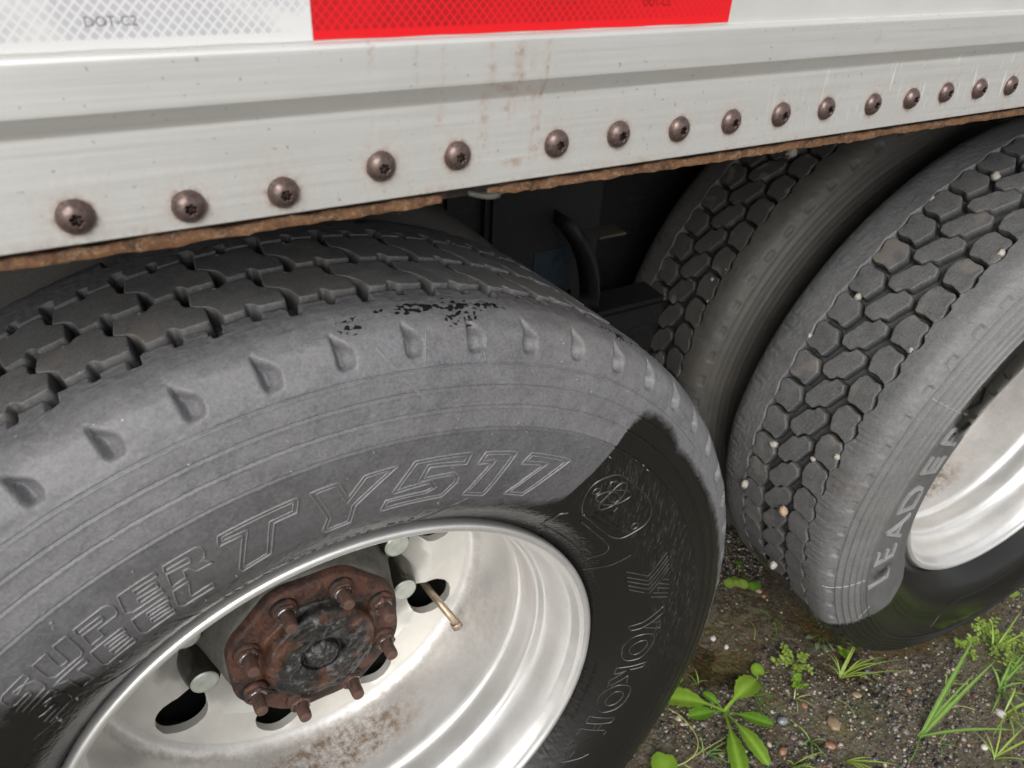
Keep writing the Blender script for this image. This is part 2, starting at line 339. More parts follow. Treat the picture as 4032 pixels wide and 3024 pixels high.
def ground_mat():
    a = NT('wet_gritty_ground'); v = a.coord(); n = a.noise(v, 5, 6, 0.6, 0.3); n2 = a.noise(v, 55, 6, 0.7); n3 = a.noise(v, 330, 4, 0.7)
    c = a.mix(a.ramp(n, [(0.38, 0.0), (0.62, 1.0)]), (0.028, 0.021, 0.014), (0.095, 0.074, 0.043))
    c = a.mix(a.ramp(n2, [(0.4, 0.0), (0.7, 1.0)]), c, (0.15, 0.127, 0.090))
    c = a.mix(a.ramp(n3, [(0.56, 0.0), (0.7, 1.0)]), c, (0.27, 0.235, 0.18))
    mud = a.attr('mud'); mn = a.noise(v, 90, 5, 0.6)
    c = a.mix(a.math('MULTIPLY', mud, 0.85), c, a.mix(a.ramp(mn, [(0.35, 0.0), (0.65, 1.0)]), (0.060, 0.041, 0.017), (0.115, 0.085, 0.036)))
    moss = a.noise(v, 7, 4, 0.65, 0.5)
    c = a.mix(a.math('MULTIPLY', a.ramp(moss, [(0.54, 0.0), (0.68, 1.0)]), 0.5), c, (0.10, 0.11, 0.035))
    vo = a.n('ShaderNodeTexVoronoi'); vo.inputs['Scale'].default_value = 130; a.l(v, vo.inputs['Vector'])
    c = a.mix(a.math('MULTIPLY', a.ramp(vo.outputs['Distance'], [(0.25, 1.0), (0.45, 0.0)]), 0.5), c, vo.outputs['Color'], 'SOFT_LIGHT')
    return a.set(Base_Color=c, Roughness=a.mix(mud, a.ramp(n2, [(0.38, 0.06), (0.60, 0.42)]), a.ramp(mn, [(0.4, 0.05), (0.7, 0.25)])), Specular_IOR_Level=0.5, Normal=a.bump(n2, 0.5, 0.006, a.bump(n3, 0.6, 0.0015, a.bump(vo.outputs['Distance'], 0.5, -0.003))))
M['ground'] = ground_mat()
def gravel_mat(name, attr=True, c=(0.3, 0.28, 0.25), rough=0.2):
    a = NT(name); v = a.coord(); n = a.noise(v, 300, 4, 0.65)
    base = a.attr('tint', 'Color') if attr else None
    if base is None:
        rgb = a.n('ShaderNodeRGB'); rgb.outputs[0].default_value = (*c, 1); base = rgb.outputs[0]
    cc = a.mix(a.ramp(n, [(0.3, 0.0), (0.75, 1.0)]), a.mix(1.0, base, (0.62, 0.6, 0.58), 'MULTIPLY'), base)
    return a.set(Base_Color=cc, Roughness=a.ramp(n, [(0.35, rough*.5), (0.6, rough*1.6)]), Specular_IOR_Level=0.55, Normal=a.bump(n, 0.25, 0.0008))
M['gravel'] = gravel_mat('wet_gravel', True, (.3, .28, .25), .13)
M['pebble'] = gravel_mat('pale_pebble', False, (0.5, 0.47, 0.42), 0.5)
M['pebble_tan'] = gravel_mat('tan_pebble', False, (0.52, 0.38, 0.27), 0.5)
M['stone_white'] = gravel_mat('white_stone', False, (0.66, 0.63, 0.58), 0.35)
M['stone_orange'] = gravel_mat('orange_stone', False, (0.34, 0.185, 0.105), 0.25)
M['stone_blue'] = gravel_mat('blue_grey_stone', False, (0.22, 0.26, 0.27), 0.3)
M['stone_tan'] = gravel_mat('tan_stone', False, (0.33, 0.24, 0.15), 0.3)
def leaf_mat(name, c, c2, trans=0.35):
    a = NT(name); v = a.coord(); n = a.noise(v, 70, 4, 0.6); oi = a.n('ShaderNodeObjectInfo')
    f = a.math('ADD', a.math('MULTIPLY', n, 0.7), a.math('MULTIPLY', oi.outputs['Random'], 0.3))
    cc = a.mix(a.ramp(f, [(0.3, 0.0), (0.7, 1.0)]), c, c2)
    cc = a.mix(a.math('MULTIPLY', a.attr('rib'), 0.55), cc, tuple(min(1, x*1.9+0.03) for x in c2))
    a.set(Base_Color=a.mix(a.math('MULTIPLY', a.ramp(a.noise(v, 210, 4, 0.6), [(0.56, 0.0), (0.68, 1.0)]), 0.45), cc, (0.24, 0.22, 0.09)), Roughness=0.3, Specular_IOR_Level=0.5, Normal=a.bump(n, 0.2, 0.001))
    tr = a.n('ShaderNodeBsdfTranslucent'); a.l(cc, tr.inputs['Color']); mx = a.n('ShaderNodeMixShader'); mx.inputs[0].default_value = trans
    a.l(a.b.outputs[0], mx.inputs[1]); a.l(tr.outputs[0], mx.inputs[2]); a.l(mx.outputs[0], a.out.inputs['Surface'])
    return a.m
M['leaf'] = leaf_mat('fresh_leaf', (0.15, 0.29, 0.022), (0.25, 0.41, 0.045))
M['leaf_y'] = leaf_mat('yellow_green_leaf', (0.22, 0.34, 0.045), (0.34, 0.45, 0.09))
M['leaf_d'] = leaf_mat('dark_green_leaf', (0.10, 0.24, 0.02), (0.16, 0.33, 0.03))  # a deeper green than the fresh leaf
M['leaf_g'] = leaf_mat('grey_green_leaf', (0.13, 0.19, 0.10), (0.19, 0.25, 0.14))
M['grass'] = leaf_mat('grass_blade', (0.15, 0.28, 0.05), (0.24, 0.40, 0.09))
M['straw'] = leaf_mat('pale_stem', (0.30, 0.36, 0.09), (0.42, 0.44, 0.16), 0.2)

def water():
    a = NT('puddle_water'); v = a.coord(); n = a.noise(v, 40, 3, 0.5)
    a.set(Base_Color=(0.75, 0.7, 0.55), Roughness=0.03, Transmission_Weight=1.0, Normal=a.bump(n, 0.06, 0.002)); a.b.inputs['IOR'].default_value = 1.33
    return a.m
M['water'] = water()

M['block2wet'] = M['block2'].copy(); M['block2wet'].name = 'rubber_block_rear_wet'
for nd in M['block2wet'].node_tree.nodes:
    if nd.type == 'ATTRIBUTE' and nd.attribute_name == 'wet':
        for l in list(nd.outputs['Fac'].links):
            so = l.to_socket; M['block2wet'].node_tree.links.remove(l); so.default_value = 0.62

M['wetletter'] = simple('wet_raised_rubber', (0.030, 0.030, 0.028), 0.2, 0.0, 0.5, var=0.6, scale=55, bump=0.1)

# ------------------------------------------------------------------ ground
GX0, GX1, GY0, GY1 = -0.9, 3.4, -1.3, 1.5
def gz(x, y):
    return 0.006*noise2(x*3.1+50, y*3.1+50, 1) + 0.0035*noise2(x*11+9, y*11+9, 2) + 0.0018*noise2(x*37, y*37, 3) - 0.001
def edge_fade(x, y):
    return np.minimum(np.minimum(smoothstep(GX0, GX0+.3, x), 1-smoothstep(GX1-.3, GX1, x)), np.minimum(smoothstep(GY0, GY0+.3, y), 1-smoothstep(GY1-.3, GY1, y)))
nx, ny = 430, 280
gx, gy = np.meshgrid(np.linspace(GX0, GX1, nx), np.linspace(GY0, GY1, ny), indexing='ij')
gv = np.stack([gx, gy, gz(gx, gy)*edge_fade(gx, gy)], -1).reshape(-1, 3)
def seg_d(x, y, P):
    d = np.full(np.shape(x), 9.0)
    for (x0, y0), (x1, y1) in zip(P[:-1], P[1:]):
        t = np.clip(((x-x0)*(x1-x0)+(y-y0)*(y1-y0))/((x1-x0)**2+(y1-y0)**2), 0, 1); d = np.minimum(d, np.hypot(x-x0-t*(x1-x0), y-y0-t*(y1-y0)))
    return d
def mudzone(x, y):
    """smooth silt: a strip along the outer side of the rear tyre and a pocket between the tyres"""
    n = .018*noise2(x*14+9, y*14+9, 88)+.010*noise2(x*47, y*47, 89)
    a = smoothstep(.050, .018, seg_d(x, y, [(1.00, .10), (1.06, .0), (1.20, -.045), (1.45, -.05)])+n)
    c_ = smoothstep(.050, .015, seg_d(x, y, [(.70, .13), (.80, .085)])+n)*.9
    return np.maximum(a, c_)
gf = grid_faces(nx, ny)[:, ::-1]
# the far ground joins the fine patch along its border: one sheet to the horizon
B = 150.0
bx = [-B, GX0, GX1, B]; by = [-B, GY0, GY1, B]
ev = [(x, y, 0) for x in bx for y in by]; base = len(gv)
ef = [(i*4+j, (i+1)*4+j, (i+1)*4+j+1, i*4+j+1) for i in range(3) for j in range(3) if not (i == 1 and j == 1)]
gnd = link('ground', mesh(np.vstack([gv, np.array(ev, float)]), [gf, np.array(ef)+base], True, {'mud': np.r_[mudzone(gx, gy).ravel(), np.zeros(16)]}), M['ground'])
tag(gnd, 'wet muddy gravel yard with puddles and moss', None, None, 'structure')

# ------------------------------------------------------------------ truck
truck = empty('truck')
tag(truck, 'white box truck with silver side rail, red and white tape and two worn dual wheels', 'truck')
YR = -0.0607                     # outer face of the rail

# side rail: one long aluminium extrusion, dense where it is seen
def build_rail():
    zt, zb = 0.7085, 0.6239
    prof = [(-0.0607-.0005, 0.7180), (-0.0612, 0.7105), (-0.0632, 0.7102)]
    for k in range(7):           # rounded bead on top
        t = k/6*math.pi*0.5; prof.append((-0.0632-0.0030*math.sin(t), 0.7072+0.0030*math.cos(t)))
    for zz in np.linspace(0.7055, 0.6864, 16): prof.append((-0.0662, zz))
    prof += [(-0.0661, 0.6855)]
    for t in np.linspace(0, 1, 6): prof.append((-0.0658+0.0050*t, 0.6850-0.0092*t))
    prof += [(-0.0607, 0.6752)]
    for zz in np.linspace(0.674, 0.6247, 40): prof.append((-0.0607, zz))
    prof += [(-0.0604, 0.6241), (-0.0598, 0.6239), (-0.0577, 0.6239), (-0.0575, 0.6300)]
    prof = np.array(prof)
    xs = np.concatenate([np.linspace(-0.95, -0.32, 12), np.arange(-0.30, 0.95, 0.0022), np.linspace(0.97, 3.6, 30)])
    nu, nv = len(xs), len(prof)
    V = np.stack([np.broadcast_to(xs[:, None], (nu, nv)), np.broadcast_to(prof[None, :, 0], (nu, nv)), np.broadcast_to(prof[None, :, 1], (nu, nv))+Z0], -1)
    X = V[..., 0]; Z = V[..., 2]-Z0
    g = np.zeros((nu, nv)); s = np.zeros((nu, nv))
    for (rx, rz) in RIV:
        d = np.hypot(X-rx, Z-rz)
        g = np.maximum(g, 0.95*np.exp(-np.clip(d-0.0085, 0, 1)/0.0026)); g = np.maximum(g, .38*np.exp(-np.clip(d-.0085, 0, 1)/.009))
        g = np.maximum(g, 0.22*np.exp(-((X-rx-0.001*np.sin(Z*900))/0.004)**2)*(Z < rz)*smoothstep(0.622, 0.64, Z+0.01))
    # grime along the lower lip, drips under the tape
    g = np.maximum(g, 0.60*smoothstep(0.6330, 0.6242, Z)*(0.5+0.5*noise1(X*60, 3)))
    for (dx, wd, z0, z1, am, lean) in [(0.094, .0042, .708, .640, .42, .10), (0.113, .0048, .708, .655, .55, .22), (0.121, .0022, .708, .66, .3, .1), (0.131, .0018, .708, .632, .6, .02),
                                 (0.126, .003, .69, .626, .4, -.05), (0.064, .0012, .708, .672, .45, .1), (0.066, .003, .684, .655, .4, .1), (0.022, .0010, .715, .690, .6, -.03), (0.024, .0006, .69, .66, .35, 0), (0.047, .0012, .708, .68, .4, 0),
                                 (0.105, .014, .686, .672, .4, .0), (0.125, .010, .686, .672, .4, 0), (0.428, .004, .703, .688, .5, 0), (0.432, .006, .697, .690, .4, 0), (0.115, .012, .640, .626, .45, 0)]:
        cx = dx - lean*(0.708-Z)*0.35 + 0.0006*noise1(Z*400, 9)
        g = np.maximum(g, 1.7*am*np.exp(-((X-cx)/wd)**2)*smoothstep(z1, z1+.012, Z)*smoothstep(z0+.001, z0-.003, Z)*(0.65+0.35*noise1(Z*250+dx*900, 4)))
    s = smoothstep(0.26, 0.5, X)*smoothstep(0.684, 0.672, Z)*smoothstep(0.628, 0.642, Z)
    me = mesh(V.reshape(-1, 3), [grid_faces(nu, nv)[:, ::-1]], True, {'grime': g.ravel(), 'scratch': s.ravel()})
    return link('side_rail', sharpen(me, 20), M['alu'], truck)
RIV = [(-0.1287, 0.6379), (-0.0776, 0.6358), (-0.0292, 0.6364), (0.0271, 0.6439), (0.0754, 0.6445), (0.1455, 0.6445), (0.1943, 0.6456), (0.2473, 0.6440), (0.2964, 0.6447), (0.3472, 0.6455), (0.3973, 0.6458), (0.4539, 0.6446), (0.5031, 0.6455), (0.5508, 0.6470), (0.5997, 0.6468), (0.6502, 0.6461)]
RIV += [(0.6502+0.0505*k, 0.6462) for k in range(1, 6)] + [(-0.1287-0.051*k, 0.6375) for k in range(1, 4)]
rail = build_rail()
# button head screw with a six lobed socket
def build_screw():
    Rh, Hh, n = 0.0089, 0.0058, 36
    prof = []
    for k in range(8):
        t = k/7; a = t*1.18
        prof.append((Rh*math.cos(a)/1.0, Hh*math.sin(a)/math.sin(1.18)))
    V, F = [], []
    th = [2*math.pi*i/n for i in range(n)]
    for (r, h) in prof:
        for a in th: V.append((r*math.sin(a), -h, r*math.cos(a)))
    lob = lambda a: 0.00275 + 0.00055*math.cos(6*a)
    for (rr, h) in ((1.12, Hh*1.0), (1.0, Hh*0.96), (0.93, Hh*0.30), (0.5, Hh*0.18)):
        for a in th: V.append((lob(a)*rr*math.sin(a), -h, lob(a)*rr*math.cos(a)))
    rows = len(prof)+4
    for j in range(rows-1):
        for i in range(n): F.append((j*n+i, (j+1)*n+i, (j+1)*n+(i+1) % n, j*n+(i+1) % n))
    F.append(tuple((rows-1)*n+i for i in range(n-1, -1, -1)))
    me = mesh(np.array(V), F); me.materials.append(M['bolt']); me.materials.append(M['socket'])
    for p in me.polygons:
        if p.index >= (rows-3)*n: p.material_index = 1
    return sharpen(me, 45)
smesh = build_screw()
for i, (x, z) in enumerate(RIV):
    o = link('screw', smesh, None, rail); o.location = (x, YR+0.0002, z+Z0); o.rotation_euler = (0, rng.uniform(0, 6.28), 0)
    k = rng.uniform(0.96, 1.04); o.scale = (k, rng.uniform(0.9, 1.08), k)
# tape strips (their own thin sheets on the panel)
def tape_strip(name, x0, x1, m, y=-0.0624):
    h = 0.0508; nxx = 60; xs = np.linspace(0, x1-x0, nxx); V = []
    for x in xs:
        for (yy, zz) in ((0.0, 0.0), (0.0, h), (0.0005, h), (0.0005, 0.0)):
            V.append((x, yy, zz + 0.00015*math.sin(x*120)))
    F = []
    for i in range(nxx-1):
        for k in range(4): F.append((i*4+k, i*4+(k+1) % 4, (i+1)*4+(k+1) % 4, (i+1)*4+k))
    F.append((3, 2, 1, 0)); F.append(tuple((nxx-1)*4+k for k in range(4)))
    me = mesh(np.array(V), F, False)
    o = link(name, me, m, truck); o.location = (x0, y, 0.7112+Z0); return o
tw = tape_strip('reflective_tape', -0.48, TX0-.0002, M['tape_white']); tag(tw, 'white honeycomb reflective tape')
tr_ = tape_strip('reflective_tape', TX0+.0002, TX0+.2794, M['tape_red']); tag(tr_, 'red honeycomb reflective tape')
# (x ends are set from the photograph below)
def text_mesh(body, size):
    cu = bpy.data.curves.new('t', 'FONT'); cu.body = body; cu.size = size; cu.align_x = 'CENTER'; cu.resolution_u = 3
    o = bpy.data.objects.new('t', cu); col.objects.link(o)
    dg = bpy.context.evaluated_depsgraph_get(); me = bpy.data.meshes.new_from_object(o.evaluated_get(dg))
    bpy.data.objects.remove(o); bpy.data.curves.remove(cu); me.materials.clear(); return me
def print_on_tape(parent, x, z, m, size):
    me = text_mesh('DOT-C2', size)
    for v in me.vertices: v.co = (v.co.x, 0, v.co.y)
    me.materials.append(m)
    o = bpy.data.objects.new('printed_code', me); col.objects.link(o); o.parent = parent; o.location = (x, -0.0003, z)
# body panel above the rail, the box itself and the floor
pan = link('body_panel', boxes([(-0.95, 3.6, -0.0618, -0.05, 0.7095+Z0, 3.1+Z0), (-0.95, 3.6, -0.05, 2.5, 3.05+Z0, 3.1+Z0), (-0.95, 3.6, 2.45, 2.5, 0.7+Z0, 3.05+Z0), (-0.95, -0.90, -0.05, 2.45, 0.7+Z0, 3.05+Z0), (3.55, 3.6, -0.05, 2.45, 0.7+Z0, 3.05+Z0)]), M['panel'], truck, )
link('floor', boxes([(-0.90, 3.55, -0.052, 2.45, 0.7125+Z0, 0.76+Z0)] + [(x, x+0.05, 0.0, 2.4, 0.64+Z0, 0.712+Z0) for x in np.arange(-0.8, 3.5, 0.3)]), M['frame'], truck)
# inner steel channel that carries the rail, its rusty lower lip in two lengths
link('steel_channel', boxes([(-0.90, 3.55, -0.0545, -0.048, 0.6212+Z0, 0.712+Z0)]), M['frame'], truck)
def lip(x0, x1, seed, dents=()):
    xs = np.arange(x0, x1+.001, 0.0035) if x1-x0 < 1.2 else np.concatenate([np.arange(x0, min(x1, 0.9), 0.0035), np.arange(0.9, x1, 0.05)]) if x0 > 0 else np.concatenate([np.arange(x0, -0.4, 0.05), np.arange(-0.4, x1+.001, 0.0035)])
    V = []; n = 8
    for x in xs:
        a = 0.0007*noise1(np.array(x*90), seed)+0.0006*noise1(np.array(x*260), seed+1); b = 0.0006*noise1(np.array(x*60), seed+2)+0.0006*noise1(np.array(x*230), seed+3)
        dent = sum(dz*math.exp(-((x-dx)/dw)**2) for dx, dz, dw in dents)
        zt, zb = 0.6170+a, 0.6100+b-dent*0.6
        y0 = -0.0475+0.0006*noise1(np.array(x*120), seed+4)+dent*0.5
        for (yy, zz) in ((y0+.0012, zt), (y0+.0002, zt-.0008), (y0, (zt+zb)/2+.0005), (y0+.0003, zb+.0008), (y0+.0014, zb), (-0.010, zb-.001), (-0.010, zb+.004), (-0.044, zt-.0004)):
            V.append((x, yy, zz+Z0))
    F = []
    for i in range(len(xs)-1):
        for k in range(n): F.append((i*n+k, i*n+(k+1) % n, (i+1)*n+(k+1) % n, (i+1)*n+k))
    F.append(tuple(range(n-1, -1, -1))); F.append(tuple((len(xs)-1)*n+k for k in range(n)))
    return link('rusty_lip', mesh(np.array(V), F), M['rust_edge'], truck)
lip(-0.94, 0.0735, 20, [(0.072, -0.0008, 0.006), (-0.09, .0006, .01)]); lip(0.1040, 3.5, 30, [(0.462, 0.0035, 0.006), (0.50, -0.001, 0.02), (0.30, .001, .02)])
# the broken stretch between the two lengths: a set-back rusty web and a bent pale tongue
link('broken_web', boxes([(0.07, 0.12, -0.0470, -0.044, 0.6135+Z0, 0.6190+Z0)], 0.0005), M['rust_hub'], truck)
tg = []
for i, x in enumerate(np.linspace(0.086, 0.1085, 9)):
    t = i/8; tg.append((x+.004, -0.0500-0.002*math.sin(t*3), 0.6172+Z0-0.0040*math.sin(t*math.pi*0.55)))
def strip_mesh(path, wvec, th):
    V = []
    for p in path:
        p = Vector(p); wv = Vector(wvec)
        for d in ((0, 0), (1, 0), (1, 1), (0, 1)): V.append(tuple(p + wv*d[0] + Vector((0, 0, -th))*d[1]))
    F = []; n = 4
    for i in range(len(path)-1):
        for k in range(n): F.append((i*n+k, i*n+(k+1) % n, (i+1)*n+(k+1) % n, (i+1)*n+k))
    F.append((3, 2, 1, 0)); F.append(tuple((len(path)-1)*n+k for k in range(n)))
    return mesh(np.array(V), F)
link('bent_tongue', strip_mesh(tg, (0, 0.012, 0), 0.003), M['hub'], truck)

# ------------------------------------------------------------------ chassis behind the wheels
for y0, z0 in ((0.66, 0.05), (1.70, 0.30)): link('frame_light_blocker', boxes([(-0.9, 3.5, y0, y0+.08, z0+Z0, 0.62+Z0)], .01), M['frame'], truck)  # frame rails deepened to plates, added to block light behind the wheels
link('far_light_blocker', boxes([(-0.9, 3.5, 2.36, 2.40, -0.2+Z0, 0.64+Z0)]), M['frame'], truck)  # dark far-side plate, added to stop light coming under the truck
ha = link('suspension_hanger', boxes([(0.30, 0.50, 0.42, 0.50, 0.18+Z0, 0.62+Z0), (0.36, 0.56, 0.40, 0.43, 0.25+Z0, 0.60+Z0), (0.55, 0.60, 0.46, 0.62, 0.10+Z0, 0.52+Z0), (0.20, 0.95, 0.45, 0.53, 0.05+Z0, 0.16+Z0)], 0.008), M['frame'], truck)
link('blue_smear', boxes([(0.44, 0.50, 0.3985, 0.3995, 0.27+Z0, 0.33+Z0)]), M['blue'], ha)
cv = []
for k in range(9):
    a = R(-20+k*9); cv.append((0.36+0.16*math.cos(a), 0.335, 0.26+Z0+0.16*math.sin(a)*1.1))
link('curved_strap', strip_mesh(cv, (0, 0.05, 0), 0.02), M['frame'], truck)
link('ledge', boxes([(0.474, 0.520, 0.295, 0.325, 0.384+Z0, 0.388+Z0)], 0.001), M['ledge'], truck)
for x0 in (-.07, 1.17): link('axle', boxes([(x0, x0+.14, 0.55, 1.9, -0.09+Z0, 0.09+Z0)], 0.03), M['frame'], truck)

# brake chamber, air hoses and spring leaves in the dark behind the wheels
for i in range(4):
    q = [(0.30+0.05*i+0.03*math.sin(k*1.3+i), 0.50-0.03*i, 0.60+Z0-0.06*k) for k in range(8)]
    link('air_hose', tube(q, .008, 8), M['frame'], truck)
for i in range(5): link('spring_leaf', boxes([(0.05+.04*i, 1.20-.04*i, 0.54, 0.62, -.02+.016*i+Z0, -.008+.016*i+Z0)], .002), M['frame'], truck)

# ------------------------------------------------------------------ wheels
def frame(tx, tz):
    ay = Vector((tx, 1, tz)).normalized(); ax = (Vector((1, 0, 0)) - ay*ay.x).normalized(); az = ax.cross(ay)
    return ax, ay, az
def wheel_empty(c, tx, tz, label):
    ax, ay, az = frame(tx, tz)
    m = Matrix(((ax.x, ay.x, az.x, c[0]), (ax.y, ay.y, az.y, c[1]), (ax.z, ay.z, az.z, c[2]+Z0), (0, 0, 0, 1)))
    e = empty('wheel', truck, m); tag(e, label); return e
SW = np.array([(.2940, .016), (.2965, .009), (.3005, .0035), (.306, -.0035), (.32, -.0175), (.34, -.0335), (.37, -.046), (.41, -.053), (.44, -.053), (.47, -.049), (.49, -.044), (.505, -.037), (.517, -.029), (.5245, -.016), (.527, -.002)])
def smooth_curve(P, n):
    """Catmull-Rom through the points, evenly resampled"""
    P = np.asarray(P); out = []
    for i in range(len(P)-1):
        p0, p1, p2, p3 = P[max(i-1, 0)], P[i], P[i+1], P[min(i+2, len(P)-1)]
        for t in np.linspace(0, 1, 24, endpoint=False):
            out.append(0.5*((2*p1)+(-p0+p2)*t+(2*p0-5*p1+4*p2-p3)*t*t+(-p0+3*p1-3*p2+p3)*t**3))
    out.append(P[-1]); out = np.array(out)
    s = np.r_[0, np.cumsum(np.hypot(*np.diff(out, axis=0).T))]; q = np.linspace(0, s[-1], n)
    return np.stack([np.interp(q, s, out[:, 0]), np.interp(q, s, out[:, 1])], -1)
SWD = smooth_curve(SW, 400)
def sw_y(r): return np.interp(r, SWD[:, 0], SWD[:, 1])
def sw_n(r):
    """outward normal (dr, dy) of the sidewall at radius r"""
    e = 0.002; dy = (sw_y(r+e)-sw_y(r-e))/(2*e); n = np.stack([dy, -np.ones_like(dy)], -1)
    return n/np.linalg.norm(n, axis=-1, keepdims=True)
RB = .2985
K1 = ([-180, -150, -110, -80, 30, 45, 60, 75, 90, 110, 150, 180], [.15, .12, .03, 0, 0, .03, .07, .105, .13, .15, .15, .15])
K2 = ([-180, -150, -130, -115, -100, -85, 85, 100, 115, 130, 150, 180], [.15, .15, .14, .11, .06, .0, 0, .06, .11, .14, .15, .15])
def squash(th, r, K): return np.where(r > RB, RB+(r-RB)*(1-np.interp((np.asarray(th)+180) % 360-180, *K)), r)
KCUR = K1
def surf_pt(th, r, off=0.0):
    th = np.asarray(th, float); r = np.asarray(r, float); rb = RB+(r-RB)/(1-np.interp((th+180) % 360-180, *KCUR))
    n = sw_n(rb); rr = r+n[..., 0]*off; y = sw_y(rb)+n[..., 1]*off
    a = np.radians(th); return np.stack([rr*np.sin(a), y, rr*np.cos(a)], -1)

def tyre(name, parent, m, yc, thetas, shape, zcut=None, wetf=None, chipf=None, scuff=None, far_detail=True, nsw=110, ntr=150, rings=(), K=K1, ground=None, cleanf=None):
    """heightfield tyre: both sidewalls and the tread; shape(theta, r, y, nr, ny) -> (dr, dy)"""
    near = smooth_curve(SW, nsw)
    if len(rings):
        s_full = np.r_[0, np.cumsum(np.hypot(*np.diff(SWD, axis=0).T))]; q = list(np.r_[0, np.cumsum(np.hypot(*np.diff(near, axis=0).T))])
        for ra in rings:
            c = np.interp(ra, SWD[:, 0], s_full); q = [x for x in q if abs(x-c) > .0034] + [c+d_ for d_ in (-.0030, -.0020, -.0013, -.0007, -.0002, .0002, .0007, .0013, .0020, .0030)]
        q = np.sort(np.array(q)); near = np.stack([np.interp(q, s_full, SWD[:, 0]), np.interp(q, s_full, SWD[:, 1])], -1)
    yf = 2*yc - near[-1, 1]
    tr_y = np.linspace(near[-1, 1], yf, ntr+2)[1:-1]
    far = near[::-1].copy(); far[:, 1] = 2*yc - far[:, 1]
    if not far_detail: far = far[::3]
    prof = np.vstack([near, np.stack([np.full(ntr, .5270)+0.0012*(1-((tr_y-yc)/(yf-yc))**2), tr_y], -1), far])
    d = np.gradient(prof, axis=0); nrm = np.stack([d[:, 1], -d[:, 0]], -1); nrm /= np.linalg.norm(nrm, axis=1, keepdims=True)
    th = np.asarray(thetas); T = th[:, None]+0*prof[None, :, 0]; Rr = prof[None, :, 0]+0*T; Y = prof[None, :, 1]+0*T
    dep = shape(T, Rr, Y)                       # inward depth along the normal
    Rr2 = Rr - dep*nrm[None, :, 0]; Y2 = Y - dep*nrm[None, :, 1]
    Rr2 = squash(T, Rr2, K); a = np.radians(T); V = np.stack([Rr2*np.sin(a), Y2, Rr2*np.cos(a)], -1)
    if ground is not None: V[..., 2] = np.maximum(V[..., 2], ground)
    at = {}; Rr = squash(T, Rr, K)
    cl = smoothstep(.0035, .008, dep)*(np.broadcast_to(prof[None, :, 0], T.shape) > .5255)*1.6  # groove shade put into the colour of the tread floor
    if cleanf is not None: cl = np.maximum(cl, cleanf(T, Rr, Y))
    at['clean_groove_shade'] = cl.ravel()
    if wetf is not None: at['wet'] = wetf(T, Rr, Y).ravel()
    if chipf is not None: at['chip'] = chipf(T, Rr, Y).ravel()
    if scuff is not None: at['scuff'] = scuff(T, Rr, Y).ravel()
    me = mesh(V.reshape(-1, 3), [grid_faces(len(th), len(prof), True)], True, at)
    return link(name, me, m, parent)

def extrude_block(poly, R0, depth, yc, soft=0.0016, dome=0.0007):
    """poly: (dtheta deg, y m) outline of a tread block; rounded top, walls down to the groove"""
    P = np.array(poly, float); P = np.stack([np.radians(P[:, 0])*R0, P[:, 1]], -1)
    if 0.5*np.sum(P[:, 0]*np.roll(P[:, 1], -1)-np.roll(P[:, 0], -1)*P[:, 1]) < 0: P = P[::-1]
    # densify, with soft corners
    D = []
    for i in range(len(P)):
        a, b = P[i], P[(i+1) % len(P)]; n = max(2, int(np.hypot(*(b-a))/0.0022))
        for t in np.linspace(0, 1, n, endpoint=False): D.append(a+(b-a)*t)
    D = np.array(D)
    D = 0.5*D + 0.25*np.roll(D, 1, 0) + 0.25*np.roll(D, -1, 0)
    tj = np.roll(D, -1, 0)-np.roll(D, 1, 0); tj /= np.linalg.norm(tj, axis=1, keepdims=True); D = D + np.stack([-tj[:, 1], tj[:, 0]], -1)*(noise1(np.arange(len(D))*.9+P[0, 0]*999, 91)*.00045)[:, None]
    def inset(d):
        t = np.roll(D, -1, 0)-np.roll(D, 1, 0); t /= np.linalg.norm(t, axis=1, keepdims=True)
        return D + np.stack([-t[:, 1], t[:, 0]], -1)*d
    rings = [(D - (inset(0.0018)-D), R0-depth), (D, R0-soft*0.9), (inset(soft*0.35), R0-soft*0.3), (inset(soft), R0), (inset(soft*2.1), R0+dome*0.3)]
    N = len(D); V = []; F = []
    for rg, rr in rings:
        for p in rg: V.append((p[0], p[1], rr))
    for j in range(len(rings)-1):
        for i in range(N): F.append((j*N+i, j*N+(i+1) % N, (j+1)*N+(i+1) % N, (j+1)*N+i))
    inner = rings[-1][0]; lo = inner.min(0); hi = inner.max(0); pts = [Vector(p) for p in inner]
    for x in np.arange(lo[0]+.003, hi[0], 0.0055):
        for y in np.arange(lo[1]+.003, hi[1], 0.0055): pts.append(Vector((x, y)))
    res = delaunay_2d_cdt(pts, [(i, (i+1) % N) for i in range(N)], [], 1, 1e-6)
    ov = res[0]; orig = res[3]; idx = []
    for k, v in enumerate(ov):
        src = [q for q in orig[k] if q < N]
        if src: idx.append((len(rings)-1)*N+src[0])
        else:
            idx.append(len(V)); V.append((v[0], v[1], R0+dome*0.3+0.0004*random.uniform(-1, 1)*0.5))
    for f in res[2]: F.append(tuple(idx[i] for i in f))
    W = []
    for (u, y, rr) in V:
        a = u/R0; W.append((rr*math.sin(a), y, rr*math.cos(a)))
    cl = np.zeros(len(W)); cl[:N] = 1.5; cl[N:2*N] = .35  # block walls darkened towards the groove: painted shade
    return mesh(np.array(W), F, True, {'clean_groove_shade': cl})
def block_ring(parent, me, phis, part_range, joined, K):
    for ph in phis:
        p = (ph+180) % 360-180
        if part_range[0] <= p <= part_range[1]:
            o = link('tread_block', me, None, parent); o.rotation_euler = (0, R(ph), 0); k = float(np.interp(p, *K))*.229; o.location = (-k*math.sin(R(ph)), 0, -k*math.cos(R(ph)))
        else: joined.append((me, ph, float(np.interp(p, *K))*.229))
